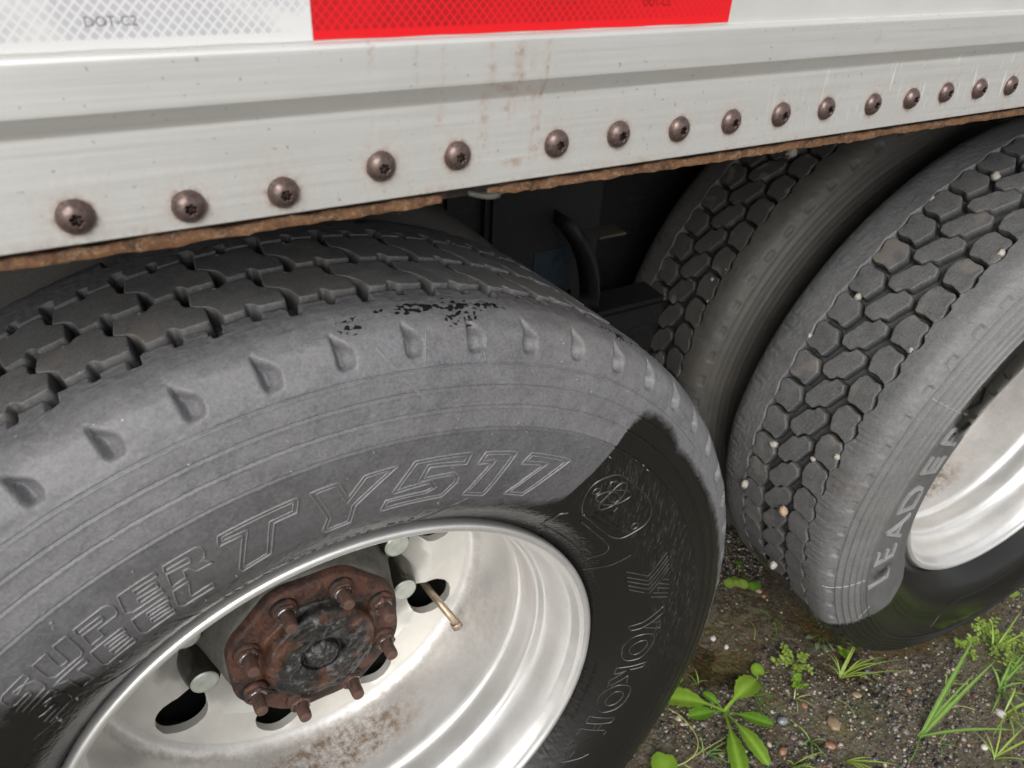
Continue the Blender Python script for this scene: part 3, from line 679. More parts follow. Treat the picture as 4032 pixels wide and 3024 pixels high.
def join_blocks(parent, joined, m):
    V, F, off = [], [], 0; CL = []
    for me, ph, kk in joined:
        ca = np.empty(len(me.vertices), np.float32); me.attributes['clean_groove_shade'].data.foreach_get('value', ca); CL.append(ca)
        n = len(me.vertices); co = np.empty(n*3, np.float32); me.vertices.foreach_get('co', co); co = co.reshape(-1, 3)
        c, s = math.cos(R(ph)), math.sin(R(ph)); V.append(np.stack([co[:, 0]*c+co[:, 2]*s-kk*s, co[:, 1], np.maximum(-co[:, 0]*s+co[:, 2]*c-kk*c, -.4935)], -1))
        F += [tuple(off+i for i in p.vertices) for p in me.polygons]; off += n
    o = link('tread_blocks', mesh(np.vstack(V), F, True, {'clean_groove_shade': np.concatenate(CL)}), m, parent); o['kind'] = 'stuff'; return o

# ---- front dual, outer tyre -------------------------------------------------
W1 = wheel_empty((.0039, .008, -.0113), -.0024, -.0258, 'front outer wheel with deep silver rim and rusty hub')
def box1(x, a, b, e): return smoothstep(a-e, a+e, x)*(1-smoothstep(b-e, b+e, x))
def rep(T, phase, period): return (T-phase+period/2) % period - period/2
def shape1(T, Rr, Y):
    dep = np.zeros_like(T)
    side = Y < -0.0135
    for ra in (.4356, .4554, .4725, .4897):                       # moulded rings
        dep += 0.0012*np.exp(-((Rr-ra)/0.00065)**2)*side - 0.0005*np.exp(-((Rr-ra+0.0016)/0.0009)**2)*side
    # scooped notches round the shoulder
    u = rep(T, 0.87, 6.0)/0.84; v = (0.5215-Rr)/(0.5215-0.4985); v = np.where(Y < 0.0, v, -1)
    ur = -0.95+1.95*smoothstep(-0.05, 0.62, v); ul = -1.0+0.25*smoothstep(.8, 1.0, v); ur = ur-0.25*smoothstep(.8, 1.0, v)
    inside = smoothstep(-.10, .10, u-ul)*smoothstep(-.12, .12, ur-u)*smoothstep(0.0, 0.10, v)*smoothstep(1.03, 0.92, v)
    q_ = (u-ul)/(ur-ul+.05); vee = np.where(q_ < .38, smoothstep(-.05, .38, q_), 1-.75*np.clip((q_-.38)/.62, 0, 1))
    dep += 0.0120*inside*vee
    # worn hollow under the shoulder edge
    dep += 0.0007*noise2(T*0.35, Rr*160, 11)*(Rr > .49)*side + 0.00025*noise2(T*2.2, Rr*600, 12)
    # tread: grooves either side of the blocks, notches in both ribs
    g = 0.0160
    near_edge = 0.0178 + 0.0006*noise1(T*1.3, 31)
    big = rep(T, -13.35, 6.0); sml = rep(T, -10.12, 6.0)
    ne = near_edge - 0.0140*smoothstep(0.52, 0.36, np.abs(big)) - 0.0092*smoothstep(0.40, 0.27, np.abs(sml))
    far_edge = 0.1440 + 0.0155*smoothstep(0.60, 0.42, np.abs(rep(T, -6.55, 6.0))) + 0.0115*smoothstep(0.40, 0.28, np.abs(rep(T, -9.55, 6.0)))
    dep += g*smoothstep(-0.0006, 0.0012, Y-ne)*smoothstep(-0.0006, 0.0012, far_edge-Y)
    # far rib outer notches
    dep += 0.006*smoothstep(0.8, 0.5, np.abs(rep(T, -12.6, 12.0)))*smoothstep(0.180, 0.186, Y)*(Y < 0.23)
    dep += 0.00035*noise2(T*3.1, Y*420, 13)*(~side)
    return dep
def wet1(T, Rr, Y):
    rw = np.interp(T, [-180, -60, -44, -38, -34, -30, -24, -15, -5, 10, 22, 31, 34.5, 36.5, 38, 40, 44, 48, 60, 90, 120, 150, 180],
                      [.36, .40, .41, .400, .3620, .3570, .354, .3520, .3500, .3475, .3460, .350, .368, .46, .478, .480, .478, .468, .468, .472, .485, .49, .36])
    return np.where(Y < 0.02, 0.5 + (rw-Rr)/np.interp(T, [-180, 20, 36, 50, 180], [.055, .055, .030, .022, .022]), 0.0)
def scuff1(T, Rr, Y): return smoothstep(34, 40, T)*smoothstep(110, 80, T)*smoothstep(.352, .368, Rr)*smoothstep(.440, .415, Rr)
def chip1(T, Rr, Y):
    c = np.exp(-((T-8.2)/3.6)**2-((Y+.0125)/.0052)**2) + 0.9*np.exp(-((T-11.6)/1.2)**2-((Rr-.5205)/.005)**2)*(Y < 0) + 0.75*np.exp(-((T-2.0)/0.9)**2-((Y+.0215)/.005)**2) + 0.6*np.exp(-((T-14.6)/2.0)**2-((Y+.012)/.005)**2) + 0.9*np.exp(-((T-32)/2.2)**2-((Y+.013)/.005)**2)
    return np.where(Rr > .515, np.where(c > .12, c*0.8, 0), 0)*(Y < 0.02)
TH1 = np.concatenate([np.arange(-62, 62, 0.17), np.arange(62, 130, 0.4), np.arange(130, 298, 1.2)])
def clean1(T, Rr, Y): return np.where(Y < .01, smoothstep(.4370, .4345, Rr)*(.75+.25*smoothstep(.40, .36, Rr)), 0)
ty1 = tyre('tyre', W1, M['side1'], .0925, TH1, shape1, wetf=wet1, chipf=chip1, scuff=scuff1, nsw=150, ntr=170, rings=(.4356, .4554, .4725, .4897), K=K1, ground=-.4815, cleanf=clean1)
BLK_B = [(-2.68, .0800), (-0.55, .0790), (-0.40, .0760), (0.0, .0760), (0.30, .0812), (2.10, .0808), (2.48, .0755), (2.60, .0610), (4.02, .0500), (3.85, .0280), (1.65, .0280), (1.30, .0360), (0.80, .0360), (0.60, .0280), (-1.05, .0280), (-1.40, .0450), (-1.85, .0500), (-2.98, .0580)]
BLK_A = [(x, y+.0608) for x, y in BLK_B]
bB = extrude_block(BLK_B, .5276, .0150, .0925, .0008, .0002); bA = extrude_block(BLK_A, .5276, .0150, .0925, .0008, .0002)
bB.materials.append(M['block1']); bA.materials.append(M['block1'])
J = []
block_ring(W1, bB, [-11.25+6*k for k in range(60)], (-62, 75), J, K1)
block_ring(W1, bA, [-9.45+6*k for k in range(60)], (-62, 75), J, K1)
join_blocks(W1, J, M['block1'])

# raised lettering ------------------------------------------------------------
DATA = {"big":{"T":[[-14.2,0.412],[-6.1,0.4133],[-5.9,0.4109],[-6.4,0.3982],[-8.9,0.3977],[-10.5,0.3642],[-14.2,0.3602],[-14.4,0.3652],[-12.2,0.4006],[-14.3,0.4015],[-14.8,0.4008]],"Y":[[-4.7,0.4127],[-1.6,0.4132],[-0.7,0.3935],[1.2,0.4116],[5.2,0.4126],[0.2,0.381],[-0.4,0.3612],[-3.6,0.3601],[-4.1,0.364],[-3.3,0.3787]],"5":[[4.7,0.3833],[7.0,0.413],[14.3,0.4133],[14.0,0.4003],[9.1,0.403],[8.6,0.3924],[12.6,0.3934],[13.6,0.388],[13.7,0.381],[12.2,0.364],[3.4,0.3635],[4.0,0.3763],[9.5,0.3764],[10.2,0.3797],[9.5,0.3846],[5.1,0.3818]],"1":[[15.5,0.3991],[16.1,0.4123],[20.8,0.412],[19.3,0.3623],[19.1,0.3593],[15.4,0.3628],[17.5,0.3998]],"7":[[22.2,0.3977],[22.9,0.4113],[30.0,0.4095],[26.4,0.3628],[26.3,0.3597],[22.5,0.3612],[25.8,0.3987]]},"thin":{"S":[[[-35.3,0.4056],[-35.1,0.4108],[-37.9,0.4103],[-38.4,0.4086],[-38.9,0.4022],[-39.0,0.3975],[-38.6,0.3964],[-37.1,0.3966],[-37.0,0.3949],[-37.2,0.393],[-39.5,0.3922]],[[-35.3,0.4056],[-37.3,0.402],[-37.5,0.403],[-37.3,0.4059],[-36.5,0.4048],[-35.9,0.4028],[-35.5,0.4002],[-35.6,0.3951],[-35.9,0.3901],[-36.2,0.3883],[-39.6,0.3875]]],"U":[[[-30.0,0.412],[-31.5,0.4123],[-32.3,0.3961],[-32.4,0.3935],[-32.9,0.3929],[-33.3,0.394],[-33.3,0.3958],[-32.4,0.4114],[-34.0,0.4113],[-34.9,0.3936],[-34.7,0.3888],[-31.5,0.3883],[-31.0,0.3908],[-30.7,0.3959],[-30.0,0.412]]],"P":[[[-29.5,0.4064],[-29.2,0.4119],[-26.1,0.4124],[-25.6,0.4114],[-25.4,0.4071],[-25.7,0.4006],[-26.1,0.3982],[-28.2,0.3981],[-28.5,0.3899],[-30.0,0.3898],[-30.2,0.3886],[-29.4,0.4028],[-27.2,0.4022],[-26.9,0.4037],[-26.8,0.407],[-29.2,0.4068]]],"E":[[[-24.4,0.4127],[-20.6,0.4128],[-20.7,0.4077],[-23.2,0.4084],[-23.4,0.4033],[-21.2,0.4038],[-21.4,0.3979],[-23.6,0.3995],[-23.9,0.3944],[-21.4,0.3947],[-21.5,0.3899],[-24.9,0.3905],[-25.2,0.3931],[-25.5,0.3941],[-24.4,0.4127]]],"R":[[[-20.0,0.4073],[-19.7,0.4128],[-16.4,0.4128],[-16.0,0.4101],[-16.0,0.4045],[-16.3,0.3993],[-16.9,0.3973],[-16.6,0.3966],[-16.0,0.3895],[-17.8,0.3903],[-18.2,0.3979],[-18.7,0.3978],[-19.0,0.3905],[-20.7,0.3894],[-20.0,0.404],[-17.7,0.4022],[-17.4,0.4048],[-17.6,0.4075],[-19.7,0.4078]]],"S2":[[[-40.3,0.3723],[-39.8,0.3702],[-38.3,0.3696],[-38.5,0.366],[-38.7,0.3641],[-41.0,0.3646]],[[-39.9,0.381],[-39.6,0.3826],[-36.3,0.3832],[-36.4,0.3781],[-38.6,0.3747],[-38.8,0.376],[-38.6,0.3789],[-37.4,0.3767],[-36.7,0.3738],[-36.6,0.3698],[-37.2,0.362],[-37.7,0.3588],[-41.3,0.3589]]],"T2":[[[-35.8,0.384],[-31.8,0.3845],[-32.0,0.3785],[-33.3,0.3791],[-34.1,0.3602],[-35.8,0.3604],[-34.8,0.3784],[-35.8,0.3788]]],"E2":[[[-30.9,0.3844],[-27.0,0.3843],[-27.1,0.3792],[-29.6,0.3807],[-29.8,0.3761],[-27.5,0.3761],[-27.6,0.3713],[-30.1,0.3719],[-30.4,0.3659],[-27.7,0.367],[-28.0,0.3608],[-31.9,0.3612],[-32.1,0.3652],[-30.9,0.3844]]],"E3":[[[-25.8,0.3848],[-21.7,0.3843],[-21.9,0.3792],[-24.4,0.3808],[-24.7,0.3763],[-22.3,0.3758],[-22.5,0.3708],[-24.8,0.3724],[-25.1,0.3675],[-22.5,0.3666],[-22.8,0.3609],[-26.5,0.3612],[-26.8,0.3667],[-25.8,0.3848]]],"L":[[[-19.1,0.3851],[-20.9,0.3849],[-21.9,0.3674],[-21.6,0.3613],[-17.8,0.3609],[-17.5,0.3679],[-20.0,0.3672],[-20.2,0.368],[-19.1,0.3851]]]},"wet":{"logo":[[[68.9,0.3625],[64.8,0.392]],[[70.4,0.3614],[66.0,0.3916]],[[71.7,0.3602],[67.0,0.3909]],[[73.1,0.3596],[68.2,0.3899]],[[74.4,0.3593],[69.3,0.3887]],[[65.3,0.3421],[68.9,0.3625]],[[67.2,0.3406],[70.4,0.3612]],[[68.7,0.3397],[71.6,0.3602]],[[70.2,0.3391],[73.0,0.3593]],[[71.6,0.3388],[73.7,0.354]],[[71.4,0.3756],[72.8,0.3856]],[[72.3,0.3711],[74.1,0.3849]],[[73.5,0.3686],[75.2,0.3844]],[[74.5,0.3633],[76.4,0.3822]],[[75.6,0.3604],[77.5,0.3809]]],"Y":[[[84.2,0.3358],[83.1,0.3514],[79.8,0.377],[81.7,0.3762],[83.8,0.36],[85.0,0.3494],[85.6,0.3376],[84.2,0.3358]],[[83.7,0.3591],[84.1,0.3731],[86.1,0.3733],[84.9,0.3528]]],"O":[[[92.9,0.3325],[90.5,0.3332],[87.9,0.3406],[87.0,0.3537],[87.6,0.3651],[89.4,0.3676],[92.2,0.3627],[94.2,0.3544],[95.1,0.3413],[94.6,0.3347],[92.9,0.3325]],[[91.9,0.3399],[90.4,0.3421],[89.1,0.3499],[89.1,0.3576],[90.4,0.3594],[92.2,0.3542],[93.2,0.3462],[92.6,0.3408],[91.9,0.3399]]],"K":[[[99.8,0.3309],[97.7,0.3315],[95.6,0.3648],[97.0,0.3614],[97.8,0.3463]],[[99.8,0.3309],[98.2,0.3431]],[[104.1,0.3294],[101.9,0.3289],[98.0,0.3429]],[[103.3,0.3315],[99.5,0.3469],[101.9,0.3479]]],"O2":[[[109.6,0.3267],[107.5,0.3256],[104.6,0.3307],[102.7,0.3405],[102.8,0.353],[104.4,0.3573],[107.4,0.3556],[109.6,0.3489],[111.2,0.3375],[111.1,0.3304],[109.6,0.3267]],[[108.4,0.3336],[106.8,0.3342],[104.9,0.3391],[104.6,0.3467],[105.8,0.3502],[107.8,0.3467],[109.0,0.3398],[109.0,0.3352],[108.4,0.3336]]],"H":[[[115.8,0.3255],[113.6,0.3258],[112.0,0.3541],[113.5,0.3522],[115.8,0.3255]],[[116.7,0.3363],[114.9,0.3363]],[[116.5,0.3411],[114.1,0.3425]],[[119.8,0.3237],[117.6,0.3253],[115.9,0.3498]],[[117.1,0.3521],[116.0,0.3529]]],"badge":[[[39.4,0.3635],[37.8,0.3753],[37.2,0.3895],[38.2,0.4019],[40.3,0.4106],[44.1,0.4099],[48.6,0.4081],[51.4,0.4041],[53.4,0.3963],[54.4,0.3857],[54.4,0.3723],[54.0,0.3576],[52.0,0.3509],[48.3,0.3504],[44.5,0.3522],[41.5,0.355],[39.4,0.3635]],[[39.3,0.3198],[38.1,0.3269],[37.5,0.3445],[38.6,0.3493]],[[39.3,0.3198],[41.0,0.3183],[57.5,0.3153],[58.0,0.3219],[57.0,0.3345],[55.6,0.3411],[53.7,0.3428],[48.3,0.3432],[43.1,0.346]],[[42.6,0.3066],[41.3,0.3167]],[[63.7,0.3067],[62.6,0.3225],[61.3,0.3399],[60.4,0.3557]]],"atom":[[[41.8,0.3754],[41.7,0.3775],[41.6,0.3925],[41.8,0.4037],[42.5,0.4065],[43.3,0.4049],[44.1,0.3979],[44.6,0.386],[44.3,0.3764],[43.4,0.3695],[42.7,0.3693],[41.8,0.3754]],[[39.9,0.3788],[40.2,0.3852],[41.7,0.3933],[43.9,0.4001],[45.3,0.4004],[45.8,0.396],[45.0,0.3842],[43.0,0.376],[41.0,0.3756],[39.9,0.3788]],[[40.4,0.3927],[39.9,0.4001],[40.5,0.4035],[41.5,0.4026]],[[46.0,0.3747],[45.8,0.381]],[[42.2,0.3836],[41.5,0.3887],[42.1,0.3922],[43.5,0.3922],[44.3,0.3888],[44.3,0.3842],[43.4,0.3816],[42.2,0.3836]],[[38.4,0.3822],[38.4,0.3872],[39.1,0.3888],[39.5,0.3859],[39.3,0.3812],[38.4,0.3822]],[[52.7,0.3736],[52.3,0.3784],[52.9,0.3814],[53.6,0.3788],[53.5,0.3737],[52.7,0.3736]]],"A":[[[125.7,0.3259],[129.1,0.3217]],[[121.2,0.3241],[123.2,0.323]],[[117.7,0.3248],[118.8,0.3218]],[[123.7,0.3324],[125.8,0.3318]],[[128.0,0.3276],[124.7,0.3436],[123.1,0.3493]],[[130.7,0.3205],[131.6,0.3203]]]}}
def ridge(paths, w=0.0011, h=0.0009, closed=False, fn=surf_pt, m=None, parent=None, name='raised_letter', wet=None):
    V, F = [], []; wv = []
    for path in paths:
        P = np.array(path, float); cl = closed or (len(P) > 3 and np.hypot(*(P[0]-P[-1])) < 0.02)
        if cl and np.hypot(*(P[0]-P[-1])) < 0.02: P = P[:-1]
        Q = []
        n = len(P)
        for i in range(n if cl else n-1):
            a, b = P[i], P[(i+1) % n]; L = math.hypot(math.radians(b[0]-a[0])*.4, b[1]-a[1]); k = max(1, int(L/0.004))
            for t in range(k): Q.append(a+(b-a)*t/k)
        if not cl: Q.append(P[-1])
        Q = np.array(Q); U = np.stack([np.radians(Q[:, 0])*0.4, Q[:, 1]], -1)
        if cl: tg_ = np.roll(U, -1, 0)-np.roll(U, 1, 0)
        else: tg_ = np.gradient(U, axis=0)
        tg_ /= np.linalg.norm(tg_, axis=1, keepdims=True)+1e-12; nn = np.stack([-tg_[:, 1], tg_[:, 0]], -1)
        base = len(V)
        for s_, hh in ((-1, -.0002), (-.35, h), (.35, h), (1, -.0002)):
            q = U + nn*w*s_; pts = fn(np.degrees(q[:, 0]/0.4), q[:, 1], hh); V += list(pts)
            if wet is not None: wv += list(wet(np.degrees(q[:, 0]/0.4), q[:, 1], np.full(len(q), -0.05)))
        N = len(U)
        for j in range(3):
            for i in range(N if cl else N-1):
                i2 = (i+1) % N; F.append((base+j*N+i, base+j*N+i2, base+(j+1)*N+i2, base+(j+1)*N+i))
    o = link(name, mesh(np.array(V), F, True, {'wet': np.array(wv)} if wet is not None else None), m, parent)
    return o
def inset_poly(P, d):
    P = np.array(P, float); U = np.stack([np.radians(P[:, 0])*0.39, P[:, 1]], -1)
    area = 0.5*np.sum(U[:, 0]*np.roll(U[:, 1], -1)-np.roll(U[:, 0], -1)*U[:, 1]); sg = 1 if area > 0 else -1
    out = []
    n = len(U)
    for i in range(n):
        a, b, c = U[i-1], U[i], U[(i+1) % n]; t1 = (b-a)/np.linalg.norm(b-a); t2 = (c-b)/np.linalg.norm(c-b)
        n1 = np.array([-t1[1], t1[0]])*sg; n2 = np.array([-t2[1], t2[0]])*sg; mt = n1+n2; mt /= max(1e-6, np.linalg.norm(mt)); k = d/max(0.45, mt@n1)
        q = b+mt*k; out.append((math.degrees(q[0]/0.39), q[1]))
    return out
for key, P in DATA['big'].items():
    ridge([P], .0007, .0012, True, m=M['letter'], parent=W1, wet=wet1); 
    ridge([inset_poly(P, .0034)], .0006, .0008, True, m=M['letter'], parent=W1, wet=wet1, name='raised_letter_inline')
for key, Ps in DATA['thin'].items(): ridge(Ps, .00062, .0012, m=M['letter'], parent=W1, wet=wet1)
for key, Ps in DATA['wet'].items():
    for P in Ps:
        if key in ('O', 'O2', 'badge', 'atom') and len(P) > 5:
            cl = math.hypot(P[0][0]-P[-1][0], (P[0][1]-P[-1][1])*100) < .5
            A = np.array(P[:-1] if cl else P); n_ = len(A); Q = []
            for i in range(n_ if cl else n_-1):
                g4 = [A[(i+k) % n_] if cl else A[min(max(i+k, 0), n_-1)] for k in (-1, 0, 1, 2)]
                for t in np.linspace(0, 1, 6, endpoint=False): Q.append(.5*((2*g4[1])+(g4[2]-g4[0])*t+(2*g4[0]-5*g4[1]+4*g4[2]-g4[3])*t*t+(3*g4[1]-g4[0]-3*g4[2]+g4[3])*t**3))
            Q.append(Q[0] if cl else A[-1]); P = [tuple(q) for q in Q]
        ridge([P], .0008, .0012, m=M['wetletter'], parent=W1, name='raised_emblem' if key in ('logo', 'badge', 'atom') else 'raised_letter')
def arc_text(body, th0, th1, r0, size, m, parent, off=0.0007, wet=None, xs=1.0):
    """raised letters along an arc, one mesh, tops outwards"""
    V, F = [], []; n = len(body); wv = []
    for i, chn in enumerate(body):
        if chn == ' ': continue
        me = text_mesh(chn, size); co = np.array([tuple(v.co) for v in me.vertices]); th = th0+(th1-th0)*i/max(1, n-1)
        base = len(V); r = r0+co[:, 1]; t = th+np.degrees(co[:, 0]*xs/r0)
        V += list(surf_pt(t, r, off)); F += [tuple(base+k for k in p.vertices)[::-1] for p in me.polygons]
        if wet is not None: wv += list(wet(t, r, np.full(len(r), -.05)))
        # side walls
        ed = {}
        for p in me.polygons:
            for a_, b_ in p.edge_keys: ed[(a_, b_)] = ed.get((a_, b_), 0)+1
        lowb = len(V); V += list(surf_pt(t, r, -0.0003))
        if wet is not None: wv += wv[-len(r):]
        for (a_, b_), c_ in ed.items():
            if c_ == 1: F.append((base+a_, base+b_, lowb+b_, lowb+a_))
        bpy.data.meshes.remove(me)
    return link('raised_lettering', mesh(np.array(V), F, False, {'wet': np.array(wv)} if wet is not None else None), m, parent)
arc_text('RADIAL', -18.6, -11.2, .3200, .0105, M['wetletter'], W1, wet=wet1)
arc_text('TUBELESS', -8.6, 3.2, .3235, .0080, M['wetletter'], W1, wet=wet1)
arc_text('M+S', 6.6, 9.9, .3255, .0085, M['wetletter'], W1, wet=wet1)
def fine_print(parent, m, rows, seed, wet=None):
    rg = np.random.default_rng(seed); V, F, wv = [], [], []
    for (t0, t1, r, h) in rows:
        t = t0
        while t < t1:
            wdt = rg.uniform(0.25, 0.55)
            if rg.random() > 0.12:
                for k in range(rg.integers(1, 4)):
                    a0 = t+rg.uniform(0, wdt*.6); a1 = a0+rg.uniform(.07, .16); q0 = r+h*rg.uniform(0, .4); q1 = r+h*rg.uniform(.6, 1)
                    if rg.random() < .4: a1 = a0+wdt*.7; q1 = q0+h*.22
                    b = len(V); tt = np.array([a0, a1, a1, a0]); rr = np.array([q0, q0, q1, q1]); V += list(surf_pt(tt, rr, .0006)); F.append((b+3, b+2, b+1, b))
                    if wet is not None: wv += list(wet(tt, rr, np.full(4, -.05)))
            t += wdt+.12
    link('fine_print', mesh(np.array(V), F, False, {'wet': np.array(wv)} if wet is not None else None), m, parent)['kind'] = 'stuff'
fine_print(W1, M['side1'], [(98, 117, .3110, .0045), (99.5, 117, .3030, .0045), (40.5, 53, .3200, .0045), (43.5, 49, .3550, .004), (43, 50.5, .3620, .004), (42.6, 47.5, .3690, .004), (-52, -42, .345, .005)], 5, wet1)
ridge([[(13.6, .5012), (13.0, .4920), (13.9, .4918), (13.6, .5012)]], .0006, .0008, True, m=M['letter'], parent=W1, name='wear_mark')
ridge([[(3.6, .5088), (4.6, .4964), (5.1, .4925)]], .0012, .0003, m=M['letter'], parent=W1, name='scrape_mark')
ridge([[(5.7, .4850), (7.2, .4710), (9.5, .4530)]], .0016, .0003, m=M['letter'], parent=W1, name='scrape_mark')
ridge([[(8.1, .5150), (7.7, .4920)]], .0005, .0004, m=M['letter'], parent=W1, name='mould_seam')
# mould vents, seam lines
sp = []
for i in range(60):
    t, r_ = rng.uniform(-45, 50), rng.choice([.352, .357, .430, .4310, .424]); sp.append((t, r_+rng.uniform(-.003, .003)))
V, F = [], []
for t, r_ in sp[:34]:
    b = len(V); c = surf_pt(t, r_, 0); nrm_ = surf_pt(t, r_, .0028)-c; a_ = rng.uniform(.0005, .0012)
    for dx, dr in ((-a_, -a_), (a_, -a_), (a_, a_), (-a_, a_)): V.append(surf_pt(t+math.degrees(dx/r_), r_+dr, -.0002))
    V.append(c+nrm_*rng.uniform(.4, 1.1)+rng.uniform(-1, 1, 3)*.0007)
    for k in range(4): F.append((b+k, b+(k+1) % 4, b+4))
link('mould_whiskers', mesh(np.array(V), F, True), M['side1'], W1)['kind'] = 'stuff'
for P in ([(17.0, .357), (15.6, .350), (12.5, .330), (11.2, .310)], [(-24.5, .352), (-22.5, .335), (-21.8, .312)], [(-44, .36), (-36, .343), (-33.5, .325), (-32, .306)]): ridge([P], .0006, .0005, m=M['side1'], parent=W1, wet=wet1, name='mould_seam')

# ---- rim of the front wheel --------------------------------------------------
def fillet_prof(pts):
    return smooth_curve(np.array(pts), 90)
def build_rim(parent, detail=True):
    lipp = [(.2940, .022), (.2965, .012), (.2985, .005), (.2992, -.002), (.2984, -.0055), (.2960, -.0070), (.2925, -.0068), (.2895, -.0040), (.2880, .002), (.2845, .0065), (.2800, .013), (.2765, .028), (.2745, .046), (.2722, .055), (.2700, .0590), (.2660, .0615), (.2632, .066), (.2622, .076), (.2630, .092), (.2618, .100), (.2585, .106), (.2568, .118), (.2565, .160), (.2562, .196), (.2545, .2075), (.2490, .2165), (.2420, .2210)]
    P = smooth_curve(np.array(lipp), 170)
    n = 220; th = np.radians(np.linspace(0, 360, n, endpoint=False))
    T = np.degrees(th)[:, None]+0*P[None, :, 0]; Y = P[None, :, 1]+0*T; Rr = P[None, :, 0]+0*T
    V = np.stack([np.sin(th)[:, None]*Rr, Y, np.cos(th)[:, None]*Rr], -1).reshape(-1, 3)
    ang = np.abs((T-176+180) % 360-180)
    d = np.exp(-(ang/26)**2)*smoothstep(.12, .15, Y)*smoothstep(.215, .18, Y)*1.2 + 0.20*np.exp(-(ang/70)**2)*smoothstep(.085, .14, Y) + .30*smoothstep(.195, .207, Y)*smoothstep(.221, .212, Y)
    d = d + 0.30*np.exp(-(((T-112+180) % 360-180)/20)**2)*smoothstep(.10, .13, Y)*smoothstep(.22, .19, Y)
    me = mesh(V, [grid_faces(n, len(P), True)], True, {'dirt': np.clip(d, 0, 1).ravel()})
    rim_ = link('rim', me, M['rim'], parent)
    # disc with nine hand holes, each with a real thickness
    hr, hc, nh, off = .0325, .2045, 9, 34.9
    pts, edges = [], []
    def ring(cx, cz, r, k):
        b = len(pts)
        for i in range(k): a = 2*math.pi*i/k; pts.append(Vector((cx+r*math.sin(a), cz+r*math.cos(a))))
        for i in range(k): edges.append((b+i, b+(i+1) % k))
        return b
    ring(0, 0, .2430, 120); ring(0, 0, .095, 60)
    cs = []
    for k in range(nh):
        a = R(off+40*k); cs.append((hc*math.sin(a), hc*math.cos(a))); ring(*cs[-1], hr, 32); ring(*cs[-1], hr+.004, 32)
    for r in (.115, .135, .155, .175, .19, .21, .225, .236):
        for i in range(80):
            a = 2*math.pi*(i+.5)/80; x, z_ = r*math.sin(a), r*math.cos(a)
            if all(math.hypot(x-c[0], z_-c[1]) > hr+.006 for c in cs): pts.append(Vector((x, z_)))
    ov, oe, of, _, _, _ = delaunay_2d_cdt(pts, edges, [], 0, 1e-6)
    dy = lambda r: .2245 + .032*smoothstep(.190, .156, r) - .0035*smoothstep(.232, .243, r)
    V, F = [], []
    for v in ov:
        r = math.hypot(v[0], v[1]); dd = min(math.hypot(v[0]-c[0], v[1]-c[1]) for c in cs)
        V.append((v[0], float(dy(np.array(r))) + (.0012 if dd < hr+.001 else 0), v[1]))
    for f in of:
        c = sum((ov[i] for i in f), Vector((0, 0)))/len(f); r = c.length
        if r < .0952 or r > .2428 or any((c-Vector(q)).length < hr*.985 for q in cs): continue
        F.append(tuple(f))
    nb = len(V)
    for c in cs:
        b = len(V)
        for j, yy in enumerate((.2250, .2370)):
            for i in range(32): a = 2*math.pi*i/32; V.append((c[0]+hr*math.sin(a), float(dy(np.array(math.hypot(c[0]+hr*math.sin(a), c[1]+hr*math.cos(a)))))+.0012+(.013 if j else 0), c[1]+hr*math.cos(a)))
        for i in range(32): F.append((b+i, b+(i+1) % 32, b+32+(i+1) % 32, b+32+i))
    link('disc', sharpen(mesh(np.array(V), F), 40), M['disc'], parent)
    return rim_
rim1 = build_rim(W1)
# drum behind, hub, flange, dome
link('brake_drum', lathe([(.246, .262), (.21, .275), (.10, .275), (.0, .275)], 64), M['black'], W1)
link('hub', lathe(fillet_prof([(.150, .2570), (.1350, .2520), (.128, .2350), (.122, .213), (.118, .200), (.113, .178), (.1085, .1665), (.100, .1655)]), 80), M['hub'], W1)
def build_flange():
    n = 160; th = np.radians(np.linspace(0, 360, n, endpoint=False)); phs = 23.0
    lob = 0.5+0.5*np.cos(8*(th-R(phs)))
    rows = [(1.0, .1665), (1.0, .1560), (.985, .1525), (.955, .1510), (.86, .1505), (.74, .1505)]
    V = []
    for k, (s, y) in enumerate(rows):
        rr = (.1055+.0045*lob)*s
        V.append(np.stack([np.sin(th)*rr, np.full(n, y)+0.0006*noise2(np.degrees(th)*.2+50, np.full(n, k*3.3), 41), np.cos(th)*rr], -1))
    V = np.stack(V, 1).reshape(-1, 3)
    return link('axle_flange', mesh(V, [grid_faces(n, len(rows), True)]), M['rust_hub'], W1)
build_flange()
dm_ = fillet_prof([(.0820, .1512), (.0740, .1500), (.0705, .1460), (.0680, .1380), (.0640, .1335), (.0560, .1312), (.0440, .1300), (.0340, .1310), (.0270, .1345), (.0250, .1400), (.0210, .1405), (.0195, .1345), (.0150, .1300), (.0080, .1290), (.0001, .1288)])
me = lathe(dm_, 110)
co = np.empty(len(me.vertices)*3, np.float32); me.vertices.foreach_get('co', co); co = co.reshape(-1, 3)
co[:, 1] += 0.0016*noise2(co[:, 0]*130+30, co[:, 2]*130+30, 51)+0.0008*noise2(co[:, 0]*380+30, co[:, 2]*380+30, 52); me.vertices.foreach_set('co', co.ravel()); me.update()
link('hub_dome', me, M['dome'], W1)
def hexnut(r, y0, y1, cone):
    V, F = [], []; n = 6
    rows = [(r, y0), (r, y1+.002), (r*.9, y1)]
    for rr, y in rows:
        for k in range(n): a = 2*math.pi*k/n; V.append((rr*math.sin(a), y, rr*math.cos(a)))
    for j in range(2):
        for k in range(n): F.append((j*n+k, (j+1)*n+k, (j+1)*n+(k+1) % n, j*n+(k+1) % n))
    F.append(tuple(2*n+k for k in range(n-1, -1, -1)))
    return mesh(np.array(V), F, False)
nut = hexnut(.0140, .1515, .1385, False); nut.materials.append(M['rust_nut'])
